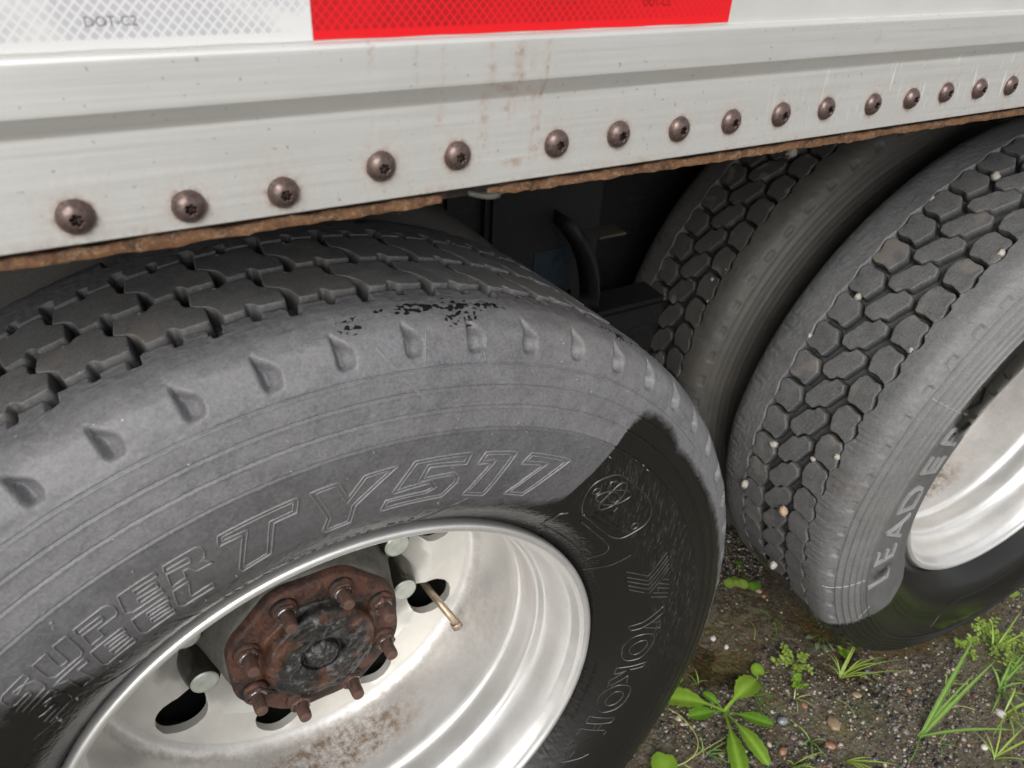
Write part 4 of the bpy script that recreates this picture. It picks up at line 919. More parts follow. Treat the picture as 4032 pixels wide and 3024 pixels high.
stud = lathe(smooth_curve(np.array([(.0080, .140), (.0080, .130), (.0079, .1235), (.0072, .1185), (.0052, .1172), (.0001, .1170)]), 22), 24); stud.materials.append(M['rust_nut'])
sleeve = lathe([(.0150, .1505), (.0165, .1500), (.0150, .1470), (.0135, .1440), (.0120, .1440)], 24); sleeve.materials.append(M['rust_hub'])
ring_ = lathe([(.0112, .1400), (.0116, .1384), (.0098, .1374), (.0080, .1384)], 24); ring_.materials.append(M['steel'])
for k in range(8):
    a = R(23+45*k); loc = (.0892*math.sin(a), 0, .0892*math.cos(a))
    for nm, mm in (('stud_collar', sleeve), ('hub_nut', nut), ('nut_washer', ring_), ('stud', stud)):
        o = link(nm, mm, None, W1); o.location = (loc[0], rng.uniform(-.0015, .0015), loc[2]); o.rotation_euler = (0, rng.uniform(0, 6.28), 0)
capm = lathe(smooth_curve(np.array([(.0285, .2140), (.0285, .2110), (.0262, .2090), (.0258, .200), (.0245, .188), (.0215, .174), (.0182, .1655), (.0172, .1640)]), 50), 36); capm.materials.append(M['cap'])
cape = lathe([(.0174, .1645), (.0170, .1630), (.0125, .1622), (.0080, .1630), (.0001, .1628)], 36); cape.materials.append(M['capend'])
for k in range(10):
    a = R(103.4+36*k); loc = (.143*math.sin(a), 0, .143*math.cos(a))
    o = link('nut_cap', capm, None, W1); o.location = (loc[0], CAPDY, loc[2]); o2 = link('nut_cap_end', cape, None, W1); o2.location = (loc[0], CAPDY, loc[2])
# bent valve stem
def pol(t, r, y): return (r*math.sin(R(t)), y, r*math.cos(R(t)))
vs_ = [pol(112, .197, .250), pol(112.5, .201, .225), pol(113.5, .208, .205), pol(115.5, .219, .188), pol(117, .227, .181), pol(117.9, .2305, .1800)]
vs_ = [tuple(p) for p in np.stack([np.interp(np.linspace(0, 5, 26), range(6), [q[i] for q in vs_]) for i in range(3)], -1)]
vst = link('valve_stem', tube(vs_, .0056, 12), M['brass'], W1)
e0, e1 = Vector(vs_[-3]), Vector(vs_[-1]); dv = (e1-e0).normalized()
link('valve_cap', tube([e1-dv*.002, e1-dv*.001, e1+dv*.008, e1+dv*.010], [.0066, .0085, .0085, .0068], 6), M['brass'], W1)

# ---- inner tyre of the front dual ---------------------------------------------
def shape_plain(T, Rr, Y):
    dep = np.zeros_like(T)
    return dep + 0.004*np.exp(-(((Y-.077)/.004)**2)) + 0.004*np.exp(-(((Y-.03)/.004)**2)) + 0.004*np.exp(-(((Y-.124)/.004)**2))
W1i = wheel_empty((.0039+.345*-.0024, .008+.345, -.0113-.345*.0258), -.0024, -.0258, 'front inner wheel in the shade behind the outer one')
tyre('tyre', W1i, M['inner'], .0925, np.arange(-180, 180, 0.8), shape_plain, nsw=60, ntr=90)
link('rim', lathe([(.294, .02), (.297, .0), (.29, -.003), (.27, .03), (.26, .15), (.1, .15)], 90), M['disc'], W1i)

# ---- rear dual ------------------------------------------------------------------
W2 = wheel_empty((1.2435, -.0328, -.0011), .0675, .0129, 'rear outer wheel with blocky honeycomb tread')
YC2 = .094; KCUR = K2
PIT = 360/66
RINGS2 = (.5065, .4960, .4855, .4745, .4635, .4520)
def rear_shape(seed):
    def f(T, Rr, Y):
        dep = np.zeros_like(T); side = Y < -0.0135
        for ra in RINGS2: dep -= 0.0026*np.exp(-((Rr-ra)/0.0010)**2)*side; dep += 0.0007*np.exp(-((Rr-ra+.004)/.003)**2)*side
        # small square notches below the shoulder
        u = np.abs(rep(T, -50.6, PIT)); dep += 0.0032*smoothstep(1.05, 0.9, u)*smoothstep(.5095, .5105, Rr)*smoothstep(.5185, .516, Rr)*(Y < 0)
        # feathered, scrubbed shoulder
        dep += 0.00055*np.clip(noise2(T*2.3+Rr*300, Rr*220, seed), -1, 1)*smoothstep(.508, .5165, Rr)*(Y < .02) + 0.00025*noise2(T*2.6, Y*260, seed+1)*(Rr > .515) + .0003*noise2(T*2.2+Y*160, Y*240, seed+2)*(Y > .15)*(Rr > .515)
        zig = lambda ph: np.abs(rep(T, ph, PIT))/(PIT/2)
        ne = .0155 - .0058*smoothstep(.75, .25, zig(-51.25)) + .0040*smoothstep(.45, .1, zig(-49.6+PIT*.5)) + .0012*noise1(T*1.9, seed)
        fe = .1560 + .0050*(zig(-42.5)-.5)
        dep += 0.0160*smoothstep(-.0008, .0012, Y-ne)*smoothstep(-.0008, .0012, fe-Y)
        dep += 0.0015*np.clip(noise1(T*1.7, seed+7), 0, 1)*smoothstep(.182, .195, Y)*(Y < .21)
        return dep
    return f
def wet2(T, Rr, Y):
    t = (T+360) % 360 - 360      # -360..0
    tb = np.interp(Rr, [.28, .30, .343, .389, .4426, .488, .50, .53], [-104, -112, -121, -123.5, -121.5, -120, -121, -122]); a = 0.5+np.minimum(tb-t, t+262)*.0076/0.02
    rb = np.interp(t, [-67, -64, -57, -46, -40], [.418, .4385, .4475, .452, .452])
    patch = 0.5+np.minimum(np.minimum(rb-Rr, (t+67)*.004), (-38-t)*.004)/0.03
    blot = 0.44+(0.011-np.hypot((t+104.5)*.0072*.9, (Rr-.412)*.55))/0.05
    return np.where(Y < 0.0, np.maximum(np.maximum(a, patch), blot), np.where((Rr > .5) & (t > -250) & (t < -119), .6, 0.0))
TH2 = np.concatenate([np.arange(-135, -22, 0.18), np.arange(-22, 225, 1.1)])
tyre('tyre', W2, M['side2'], YC2, TH2, rear_shape(61), wetf=wet2, nsw=130, ntr=130, rings=RINGS2, K=K2, ground=-.4925, cleanf=lambda T, Rr, Y: np.where(Y < 0, smoothstep(.452, .440, Rr)*.75, 0))
def sym(P): return P + [(-x, -y) for x, y in P]
BM = sym([(-2.72, .0195), (-1.50, .0243), (.15, .0165), (1.72, .0108), (2.05, .0010), (2.95, -.0040)])
BR = [(-2.55, .0140), (-.75, .0210), (1.10, .0190), (2.15, .0120), (1.90, -.0010), (2.0, -.0115), (1.40, -.0178), (.10, -.0150), (-1.45, -.0212), (-2.78, -.0172), (-2.35, -.0010)]
BL = [(-1.85, .0205), (-.35, .0160), (1.15, .0212), (2.15, .0140), (2.02, .0010), (2.0, -.0120), (.22, -.0232), (-2.45, -.0142), (-2.15, -.0030), (-2.35, .0120)]
R2 = .5276; D2 = .0165
def rear_blocks(parent, m, rng_range):
    J = []
    for P, y0, th0 in ((BR, .0335, -49.92), (BM, .0850, -42.88), (BL, .1357, -46.47)):
        vs = []
        for v in range(3):      # three worn variants of each block
            rr = np.random.default_rng(int(y0*1e4)+v)
            Q = [(x*1.05+rr.uniform(-.09, .09), y0+y*1.04+rr.uniform(-.0006, .0006)) for x, y in P]
            me = extrude_block(Q, R2, D2, YC2, .0010, .0003); me.materials.append(m); vs.append(me)
        vw = vs
        if m == M['block2']:
            vw = [v.copy() for v in vs]
            for v in vw: v.materials.clear(); v.materials.append(M['block2wet'])
        for k in range(66):
            ph = (th0+PIT*k+180) % 360-180
            block_ring(parent, (vw if -170 < ph < -116 else vs)[(k*7+k//3) % 3], [ph], rng_range, J, K2)
    join_blocks(parent, J, m)
rear_blocks(W2, M['block2'], (-140, -18))
for chn, t in zip('LEADERMT', (-106.5, -98.3, -90.2, -82.0, -73.6, -66.2, -58.6, -51.6)):
    arc_text(chn, t, t, .3970, .060, M['letter2'], W2, .0030, wet2, 1.25).name = 'raised_letter'
fine_print(W2, M['side2'], [(-140, -127, .382, .0045), (-140, -127, .372, .0045), (-140, -127, .362, .0045), (-160, -145, .375, .004), (-160, -145, .366, .004)], 8, wet2)
for P in ([(-198, .350), (-186, .352), (-172, .350), (-166, .358), (-162, .375), (-160, .40)], [(-210, .41), (-205, .395), (-198, .39)], [(-122, .468), (-117, .430)], [(-121.5, .4920), (-121.7, .5030)], [(-124, .4920), (-124.2, .5030)], [(-126.5, .4920), (-126.7, .5030)], [(-129, .492), (-129.2, .503)],
       [(-62, .505), (-62, .445)], [(-104.5, .505), (-104.5, .445)]): ridge([P], .0009, .0009, m=M['letter2'], parent=W2, wet=wet2, name='raised_line')
rim2 = build_rim(W2, False)
link('brake_drum', lathe([(.246, .262), (.21, .275), (.10, .275), (.0, .275)], 64), M['black'], W2)
link('hub', lathe(fillet_prof([(.150, .2570), (.1350, .2520), (.128, .2350), (.122, .213), (.118, .200), (.113, .178), (.1085, .1665), (.0001, .1655)]), 80), M['hub'], W2)
ax2, ay2, az2 = frame(.0675, .0129)
ci = Vector((1.2435, -.0328, -.0011)) + ay2*.345
W2i = wheel_empty((ci.x, ci.y, ci.z), .0675, .0129, 'rear inner wheel in the shade with stones in its tread')
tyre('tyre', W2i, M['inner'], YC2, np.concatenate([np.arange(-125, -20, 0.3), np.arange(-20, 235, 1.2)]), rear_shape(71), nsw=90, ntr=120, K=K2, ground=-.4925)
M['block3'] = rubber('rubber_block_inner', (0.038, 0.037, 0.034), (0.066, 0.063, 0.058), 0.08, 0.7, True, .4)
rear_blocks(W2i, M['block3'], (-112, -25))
link('rim', lathe([(.294, .02), (.297, .0), (.29, -.003), (.27, .03), (.26, .15), (.1, .15)], 90), M['disc'], W2i)
print_on_tape(tw, TXW[0], TXW[1], M['ink'], .0058); print_on_tape(tr_, TXR[0], TXR[1], M['ink_red'], .0058)

# ------------------------------------------------------------------ gravel
def ico():
    bm = bmesh.new(); bmesh.ops.create_icosphere(bm, subdivisions=2, radius=1); v = np.array([tuple(q.co) for q in bm.verts]); f = np.array([[q.index for q in p.verts] for p in bm.faces]); bm.free()
    bm = bmesh.new(); bmesh.ops.create_icosphere(bm, subdivisions=3, radius=1); v2 = np.array([tuple(q.co) for q in bm.verts]); f2 = np.array([[q.index for q in p.verts] for p in bm.faces]); bm.free()
    return v, f, v2, f2
IV, IF, IV2, IF2 = ico()
PH = (1+5**.5)/2
IV0 = np.array([(-1, PH, 0), (1, PH, 0), (-1, -PH, 0), (1, -PH, 0), (0, -1, PH), (0, 1, PH), (0, -1, -PH), (0, 1, -PH), (PH, 0, -1), (PH, 0, 1), (-PH, 0, -1), (-PH, 0, 1)])/math.sqrt(1+PH*PH)
IF0 = np.array([(0, 11, 5), (0, 5, 1), (0, 1, 7), (0, 7, 10), (0, 10, 11), (1, 5, 9), (5, 11, 4), (11, 10, 2), (10, 7, 6), (7, 1, 8), (3, 9, 4), (3, 4, 2), (3, 2, 6), (3, 6, 8), (3, 8, 9), (4, 9, 5), (2, 4, 11), (6, 2, 10), (8, 6, 7), (9, 8, 1)])
def scatter(n, xr, yr, smin, smax, big, seed, dens=None):
    g = np.random.default_rng(seed)
    x = g.uniform(*xr, n*2); y = g.uniform(*yr, n*2)
    if dens is not None:
        k = g.random(n*2) < dens(x, y); x, y = x[k], y[k]
    x, y = x[:n], y[:n]; m = len(x)
    s = smin*np.exp(np.abs(g.normal(0, .55, m))); s = np.minimum(s, smax)
    bv, bf = ((IV0, IF0), (IV, IF), (IV2, IF2))[big]
    nv = len(bv)
    V = bv[None]*(1+g.normal(0, .13, (m, nv, 1)))
    ax = np.stack([g.uniform(.75, 1.35, m), g.uniform(.75, 1.2, m), g.uniform(.45, .85, m)], -1); V = V*ax[:, None]
    a = g.uniform(0, 6.28, m); b = g.normal(0, .35, m)
    c, s_ = np.cos(b)[:, None], np.sin(b)[:, None]; V = np.stack([V[..., 0]*c+V[..., 2]*s_, V[..., 1], -V[..., 0]*s_+V[..., 2]*c], -1)
    c, s_ = np.cos(a)[:, None], np.sin(a)[:, None]; V = np.stack([V[..., 0]*c-V[..., 1]*s_, V[..., 0]*s_+V[..., 1]*c, V[..., 2]], -1)
    V = V*s[:, None, None]*0.5 + np.stack([x, y, gz(x, y)+s*g.uniform(-.14, .16, m)], -1)[:, None]
    pal = np.array([(.05, .047, .045), (.10, .095, .09), (.24, .215, .18), (.38, .33, .26), (.46, .385, .29), (.17, .11, .075), (.5, .48, .45), (.13, .105, .075), (.19, .175, .165)])
    w_ = np.array([.30, .25, .11, .075, .045, .10, .018, .14, .06]); ci_ = g.choice(len(pal), m, p=w_/w_.sum()); C = pal[ci_]*g.uniform(.75, 1.2, (m, 1)); odd = g.random(m) < .004; C[odd] = (.36, .13, .06)
    C = np.repeat(np.c_[C, np.ones(m)][:, None], nv, 1)
    F = bf[None]+np.arange(m)[:, None, None]*nv
    return V.reshape(-1, 3), F.reshape(-1, 3), C.reshape(-1, 4)
def mudmask(x, y):
    n = noise2(x*6+20, y*6+20, 77)+.5*noise2(x*19+5, y*19+5, 78); mid = smoothstep(.15, .05, seg_d(x, y, [(.72, .16), (.92, .14)]))
    return np.clip(.50+.85*n, .10, 1)*(1-.95*mudzone(x, y))*(1-.35*mid)
Vs, Fs, Cs, off = [], [], [], 0
for args in ((26000, (.42, 1.75), (-.45, .45), .0026, .008, 0, 1, mudmask), (3600, (.35, 1.75), (-.48, .5), .0045, .011, 1, 4, mudmask), (380, (.30, 1.7), (-.45, .5), .008, .014, 2, 2, mudmask), (6000, (-.6, 2.6), (-.95, 1.0), .005, .014, 0, 3, mudmask)):
    v, f, c = scatter(*args); Vs.append(v); Fs.append(f+off); Cs.append(c); off += len(v)
gr_ = link('gravel', mesh(np.vstack(Vs), [np.vstack(Fs)], True, {'tint': np.vstack(Cs)}), M['gravel']); tag(gr_, 'wet mixed gravel pressed into the mud around the tyres', None, None, 'stuff')
def stone_mesh(seed, sx, sy, sz, rough=.1):
    g = np.random.default_rng(seed); v = IV2*(1+g.normal(0, rough, (len(IV2), 1))); v = v*np.array([sx, sy, sz])*.5
    return mesh(v, [IF2])
def stone(name, m, x, y, size, seed, label, cat='stone', group=None, flat=.6):
    o = link(name, stone_mesh(seed, size, size*.75, size*flat, .07), M[m]); o.location = (x, y, float(gz(np.array(x), np.array(y)))+size*flat*.22); o.rotation_euler = (0, 0, seed*1.3)
    tag(o, label, cat, group); return o
GS = 'loose stones on the wet ground'
stone('stone', 'stone_white', .789, .164, .014, 3, 'small white stone between the two wheels, nearest the front tyre', group=GS)
stone('stone', 'stone_tan', .967, .211, .018, 4, 'tan stone in the shade against the rear tyre tread', group=GS)
stone('stone', 'stone_orange', .969, .196, .013, 5, 'small reddish stone beside the tan stone at the rear tyre tread', group=GS)
stone('stone', 'stone_orange', .836, -.034, .015, 6, 'orange chip of stone right of the broad leaved rosette', group=GS, flat=.4)
stone('stone', 'stone_blue', .777, -.036, .021, 7, 'blue grey stone right of the broad leaved rosette', group=GS)
stone('stone', 'stone_tan', .857, -.086, .031, 8, 'flat tan stone with a pinkish rim in open gravel', group=GS, flat=.35)
stone('stone', 'stone_orange', .818, -.112, .020, 9, 'orange stone at the tip of a green grass stalk', group=GS, flat=.4)
stone('stone', 'stone_orange', .732, -.078, .019, 10, 'dull orange stone below the blue grey stone', group=GS)
stone('stone', 'stone_white', 1.155, -.229, .021, 11, 'pale oval stone under the tall grass at the right', group=GS)
stone('stone', 'stone_white', 1.068, -.253, .016, 12, 'small pale stone at the foot of the right hand grass clump', group=GS)
stone('stone', 'stone_orange', 1.044, -.111, .012, 13, 'bright orange pebble among dark wet pebbles below the rear tyre', group=GS)
stone('stone', 'stone_tan', .943, -.068, .019, 14, 'cream stone between the grass tuft and the dark wet pebbles', group=GS, flat=.4)
stone('stone', 'stone_white', .798, .135, .012, 15, 'small cream stone in front of the white one between the wheels', group=GS)
# stones wedged in the tread of the rear dual (they would drop out by themselves)
def tread_stone(e, th, y, size, m, seed, label, rad=.5245):
    o = link('pebble', stone_mesh(seed, size, size*.8, size*.85, .1), M[m])
    p = e.matrix_world @ Vector((rad*math.sin(R(th)), y, rad*math.cos(R(th))))
    o.location = p; o.rotation_euler = (seed, seed*.7, seed*1.9); tag(o, label, 'pebble', 'pebbles wedged in the rear tyre treads'); return o
bpy.context.view_layer.update()
for th, y, s, m, lab in [(-27.4, .1187, .015, 'pebble', 'grey pebble wedged high in the rear outer tread, second groove from the shoulder'),
  (-35.65, .1560, .009, 'pebble', 'small grey pebble by the inner rib near the top of the rear outer tread'),
  (-54.8, .1318, .013, 'pebble', 'cream pebble in the rear outer tread between the two left block rows'),
  (-63.9, .1570, .011, 'pebble', 'thin cream pebble at the inner rib of the rear outer tread'),
  (-39.5, .0180, .013, 'pebble', 'cream pebble wedged against the outer shoulder rib, highest on that side'),
  (-57.7, .0168, .010, 'pebble', 'white pebble beside the torn black patch on the rear outer tread'),
  (-83.0, .1215, .013, 'pebble', 'grey pointed pebble low in the rear outer tread between left and middle blocks'),
  (-77.3, .0175, .012, 'pebble', 'pale pebble wedged at the outer shoulder rib halfway down the rear tread'),
  (-80.3, .0500, .010, 'pebble', 'white pebble on the chipped right hand block of the rear outer tread'),
  (-94.7, .1510, .015, 'pebble', 'pale oval pebble at the lower left of the rear outer tread'),
  (-93.0, .0640, .017, 'pebble_tan', 'round tan pebble, the largest in the lower rear outer tread'),
  (-108.2, .0647, .014, 'pebble', 'cream pebble lowest in the rear outer tread near the ground')]:
    tread_stone(W2, th, y, s, m, int(abs(th*10)) % 97, lab)
for th, y, s, lab in [(-37.8, .0765, .024, 'large grey stone in the shaded inner rear tread just under the rusty lip'), (-65.0, .0330, .010, 'pale pebble in the shaded inner rear tread, middle one of three'), (-68.7, .0180, .009, 'pale pebble lowest in the shaded inner rear tread'), (-62.2, .0180, .008, 'pale sliver of stone highest of three in the shaded inner rear tread')]:
    tread_stone(W2i, th, y, s, 'pebble', int(abs(th*10)) % 89, lab)

# ------------------------------------------------------------------ plants
def gp(p, h=0.0): return Vector((p[0], p[1], float(gz(np.array(p[0]), np.array(p[1])))+h))
# shallow water standing in the dips beside the rear tyre
def puddle(cx, cy, rx, ry, z, seed, label):
    V = [(cx, cy, z)]; F = []; n = 90
    for j in (.35, .7, 1.0):
        for i in range(n):
            a = 2*math.pi*i/n; k = j*(1+.28*float(noise1(np.array(i/n*9+100.), seed))+.10*float(noise1(np.array(i/n*31+7.), seed+1)))
            V.append((cx+rx*k*math.cos(a), cy+ry*k*math.sin(a), z))
    for i in range(n): F.append((0, 1+i, 1+(i+1) % n))
    for j in range(2):
        for i in range(n): F.append((1+j*n+i, 1+(j+1)*n+i, 1+(j+1)*n+(i+1) % n, 1+j*n+(i+1) % n))
    o = link('puddle', mesh(np.array(V), F), M['water']); tag(o, label, None, None, 'structure')
puddle(1.03, -.045, .13, .055, .0025, 81, 'shallow puddle below the rear tyre'); puddle(1.22, -.055, .12, .04, .0025, 83, 'shallow puddle along the outer side of the rear tyre'); puddle(.80, .13, .12, .08, .0002, 85, 'muddy wet patch between the wheels')
def leaf_mesh(base, mid, tip, width, shape='lance', fold=.18, nu=12, droop=0.0, tooth=0.0):
    """curved leaf from base over mid to tip"""
    base, mid, tip = Vector(base), Vector(mid), Vector(tip); V, F, rib = [], [], []
    side = (tip-base).cross(Vector((0, 0, 1)))
    side = side.normalized() if side.length > 1e-6 else Vector((1, 0, 0))
    prof = {'lance': lambda t: (math.sin(math.pi*min(1, t**.9))**.8)*(.35+.65*t)*1.2, 'spoon': lambda t: .16+.0*t if t < .3 else .16+.84*math.sin(math.pi*.5*min(1, (t-.3)/.35)) if t < .65 else math.sqrt(max(0, 1-((t-.65)/.35)**2)),
            'grass': lambda t: (.55+.45*min(1, t*4))*(1-t**2.2)**.8 if t < 1 else 0, 'round': lambda t: math.sqrt(max(0, 1-(2*t-1)**2)), 'ovate': lambda t: (math.sin(math.pi*t**.75))**.75}[shape]
    for i in range(nu+1):
        t = i/nu; p = base*(1-t)**2+mid*2*t*(1-t)+tip*t*t; wd = width*.5*max(.02, prof(t)) * (1+tooth*(1 if i % 2 else -1)*(.2 if 0 < i < nu else 0))
        nrm = Vector((0, 0, 1)); 
        for k in (-1, -.5, 0, .5, 1):
            V.append(p + side*wd*k + nrm*(abs(k)*wd*fold - droop*wd*k*k)); rib.append(1.0 if k == 0 else 0.0)
    for i in range(nu):
        for k in range(4): F.append((i*5+k, i*5+k+1, (i+1)*5+k+1, (i+1)*5+k))
    return mesh(np.array([tuple(v) for v in V]), F, True, {'rib': np.array(rib)})
def plant(name, p, label, cat='plant', group='weeds growing in the gravel'):
    e = empty(name); e.location = gp(p); tag(e, label, cat, group); return e
def add(e, name, me, m):
    o = link(name, me, M[m], e); o.matrix_parent_inverse = Matrix.Translation(-e.location); return o
def arch(a, b, h): return (Vector(a)+Vector(b))/2+Vector((0, 0, h))
def stem(e, pts, r, m='straw', name='stem'):
    pts = [Vector(p) for p in pts]; Q = []
    for i in range(len(pts)-1):
        p0, p1, p2, p3 = pts[max(i-1, 0)], pts[i], pts[i+1], pts[min(i+2, len(pts)-1)]
        for t in np.linspace(0, 1, 5, endpoint=False): Q.append(.5*((2*p1)+(p2-p0)*t+(2*p0-5*p1+4*p2-p3)*t*t+(3*p1-p0-3*p2+p3)*t**3))
    Q.append(pts[-1]); return add(e, name, tube(Q, [r*(1-.5*i/len(Q)) for i in range(len(Q))], 6), m)
# broad leaved rosette
b = (.692, .030); e = plant('rosette_weed', b, 'broad leaved green rosette weed with toothed paddle leaves beside the front tyre', group=None)
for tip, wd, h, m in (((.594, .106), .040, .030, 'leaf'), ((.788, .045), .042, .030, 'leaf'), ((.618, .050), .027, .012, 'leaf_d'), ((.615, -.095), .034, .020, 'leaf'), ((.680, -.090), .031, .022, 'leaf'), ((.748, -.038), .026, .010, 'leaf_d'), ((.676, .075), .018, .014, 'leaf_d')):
    add(e, 'leaf', leaf_mesh(gp(b, .006), arch(gp(b), gp(tip), h+.008), gp(tip, .016), wd, 'spoon', .16, 16, 0, .35), m)
# round heart leaf
e = plant('heart_leaf_seedling', (.797, .050), 'single heart shaped leaf with a yellow tip above the rosette weed', group=None)
def disc_leaf(c, r, ang, notch=.35, tilt=(0, 0), nseg=18, lobes=0):
    V = [tuple(c)]; F = []
    for i in range(nseg):
        a = 2*math.pi*i/nseg; rr = r*(1-notch*math.exp(-((min(a, 2*math.pi-a))/.45)**2))*(1+.10*lobes*math.cos(3*a)); x, y = rr*math.cos(a+ang), rr*math.sin(a+ang)
        V.append((c[0]+x, c[1]+y, c[2]+x*tilt[0]+y*tilt[1]+.10*rr*(i % 2)*.6))
    for i in range(nseg): F.append((0, 1+i, 1+(i+1) % nseg))
    return mesh(np.array(V), F, True, {'rib': np.array([.6]+[0.]*nseg)})
add(e, 'leaf', disc_leaf(gp((.803, .058), .016), .0135, -1.9, .45, (.1, .25)), 'leaf')
stem(e, [gp((.79, .047)), gp((.797, .050), .008), gp((.801, .054), .015)], .0009)
# clover seedlings
def clover(p, leaves, label, m='leaf', group='clover seedlings', r=.010):
    e = plant('clover_seedling', p, label, 'plant', group)
    for i, (x, y, h) in enumerate(leaves):
        add(e, 'leaf', disc_leaf(gp((x, y), h), r*(1+.15*((i*7) % 3-1)), i*2.1+.4, .3, (.15*((i % 3)-1), .2*((i % 2)-.3))), m)
        stem(e, [gp(p), (gp(p)+gp((x, y), h))/2+Vector((0, 0, .004)), gp((x, y), h-.0015)], .0007, 'leaf_d')
clover((.944, .250), [(.936, .251, .016), (.938, .233, .017), (.914, .247, .017), (.925, .238, .020)], 'bright green clover seedling in shade between the wheels', 'leaf_y', r=.0125)
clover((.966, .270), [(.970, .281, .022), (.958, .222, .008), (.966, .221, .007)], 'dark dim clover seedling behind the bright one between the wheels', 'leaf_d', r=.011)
clover((.645, .130), [(.655, .153, .022), (.622, .132, .016), (.652, .122, .014), (.641, .114, .015), (.628, .120, .010)], 'clover seedling with round leaves against the right edge of the front tyre', 'leaf', r=.0115)
clover((1.49, -.040), [(1.528, -.041, .014), (1.520, -.055, .012), (1.487, -.038, .012)], 'upper pair of clover leaves at the right beside the rear tyre', 'leaf_y', r=.0115)
clover((1.462, -.060), [(1.449, -.057, .013), (1.458, -.067, .015), (1.470, -.070, .013), (1.478, -.064, .012)], 'lower clump of clover leaves at the right beside the rear tyre', 'leaf_y', r=.0105)
clover((1.505, -.024), [(1.506, -.020, .014), (1.511, -.030, .010)], 'tiny clover leaf nearest the rear tyre sidewall', 'leaf_y', r=.008)
# small leaved chickweed
def chick(p, spread, n, label, seed, m='leaf_y', group='chickweed patches', lw=.0082, h=.026, elong=None):
    e = plant('chickweed', p, label, 'plant', group); g = np.random.default_rng(seed)
    for s_ in range(max(4, n//6)):
        a = g.uniform(0, 6.28); L = spread*g.uniform(.45, 1); ex = elong or (1, 1)
        q = (p[0]+L*math.cos(a)*ex[0], p[1]+L*math.sin(a)*ex[1]); tip = gp(q, h*g.uniform(.3, 1)); st = gp(p, .002); md = arch(st, tip, h*.5)
        stem(e, [st, md, tip], .0006, m)
        for k in range(7):
            t = .35+.65*k/6; c = st*(1-t)**2+md*2*t*(1-t)+tip*t*t; aa = a+(1.2 if k % 2 else -1.2)+g.uniform(-.4, .4); ll = lw*g.uniform(.9, 1.6)
            tp = c+Vector((math.cos(aa)*ll, math.sin(aa)*ll, g.uniform(-.1, .5)*ll)); add(e, 'leaf', leaf_mesh(c, (c+tp)/2+Vector((0, 0, ll*.15)), tp, ll*.72, 'ovate', .2, 5), m)
chick((.885, .035), .042, 60, 'small leaved chickweed patch between the rosette and the rear tyre', 21, elong=(1.1, 1))
chick((.853, -.004), .016, 14, 'little chickweed sprig below the larger chickweed patch', 22, 'leaf')
chick((1.285, -.115), .070, 96, 'chickweed mat at the right edge under the tall grass', 23, elong=(1, .7))
chick((1.225, -.110), .030, 21, 'thin chickweed runner reaching towards the rear tyre', 24)
chick((1.31, -.165), .075, 96, 'thick yellow green chickweed at the right border of the picture', 25, 'leaf_y')
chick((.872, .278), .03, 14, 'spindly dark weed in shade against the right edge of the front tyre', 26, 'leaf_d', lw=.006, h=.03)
chick((.996, .010), .012, 7, 'tiny bright sprig just above the grass tuft', 27, 'leaf')
# grey oval leaved plant at the rear tyre
b = (.990, .058); e = plant('oval_leaf_weed', b, 'weed with grey green oval leaves at the corner of the rear tyre', group=None)
for tip, wd in (((.952, .067), .012), ((.948, .038), .013), ((.962, .025), .012), ((.981, .022), .008)):
    q = gp(b, .004)*.45+gp(tip, .014)*.55; stem(e, [gp(b), arch(gp(b), q, .008), q], .0007, 'leaf_d'); add(e, 'leaf', leaf_mesh(q, arch(q, gp(tip, .010), .003), gp(tip, .010), wd, 'ovate', .12, 8), 'leaf_g')
# grass
def grass(p, blades, label, m='grass', group='grass tufts in the gravel', cat='grass'):
    e = plant('grass_tuft', p, label, cat, group)
    for (x, y, h, up, wd) in blades:
        base = gp((p[0]+random.uniform(-.004, .004), p[1]+random.uniform(-.004, .004))); tip = gp((x, y), h)
        add(e, 'blade', leaf_mesh(base, arch(base, tip, up), tip, wd*1.05, 'grass', .25, 14), m)
    return e
grass((.950, -.026), [(1.008, .000, .040, .012, .0042), (1.012, -.002, .036, .015, .003), (.968, .020, .010, .030, .0026), (.960, .030, .008, .028, .0024), (.932, .009, .010, .022, .0018), (1.055, -.046, .014, .040, .0036), (1.030, -.06, .02, .046, .0034), (1.085, -.060, .004, .026, .003), (1.02, -.072, .006, .03, .003), (.99, -.07, .012, .03, .0028), (1.0, -.03, .03, .03, .003), (1.09, -.09, .002, .02, .0022)], 'curly grass tuft growing in the puddle below the rear tyre', 'leaf_y')
grass((.794, -.088), [(.781, -.040, .012, .012, .003), (.783, -.058, .016, .016, .003), (.812, -.108, .010, .018, .003), (.780, -.122, .012, .014, .0034), (.759, -.118, .010, .012, .003), (.763, -.089, .006, .008, .0026), (.79, -.13, .006, .012, .0026)], 'wiry branching grass right of the rosette weed')
grass((.728, -.108), [(.752, -.136, .012, .02, .005), (.786, -.118, .014, .012, .003), (.716, -.096, .012, .01, .004), (.70, -.125, .02, .014, .004), (.74, -.13, .03, .01, .004), (.72, -.14, .02, .016, .004)], 'short bright grass at the bottom border of the picture', 'leaf_y')
grass((.816, -.146), [(.896, -.199, .006, .012, .0038), (.858, -.168, .014, .010, .0034), (.848, -.190, .008, .014, .0042), (.83, -.185, .014, .016, .0036), (.82, -.175, .012, .012, .003)], 'low yellow green grass spreading along the bottom border', 'leaf_y')
e = grass((.977, -.182), [(1.226, -.112, .052, .030, .0100), (1.12, -.275, .040, .028, .0066), (1.215, -.165, .050, .018, .0078), (1.16, -.160, .040, .014, .006)], 'tall broad bladed grass stalk leaning right below the rear tyre', 'grass', None)
stem(e, [gp((.915, -.204), -.002), gp((.945, -.196), .006), gp((.977, -.182), .004)], .0016, 'leaf_d')
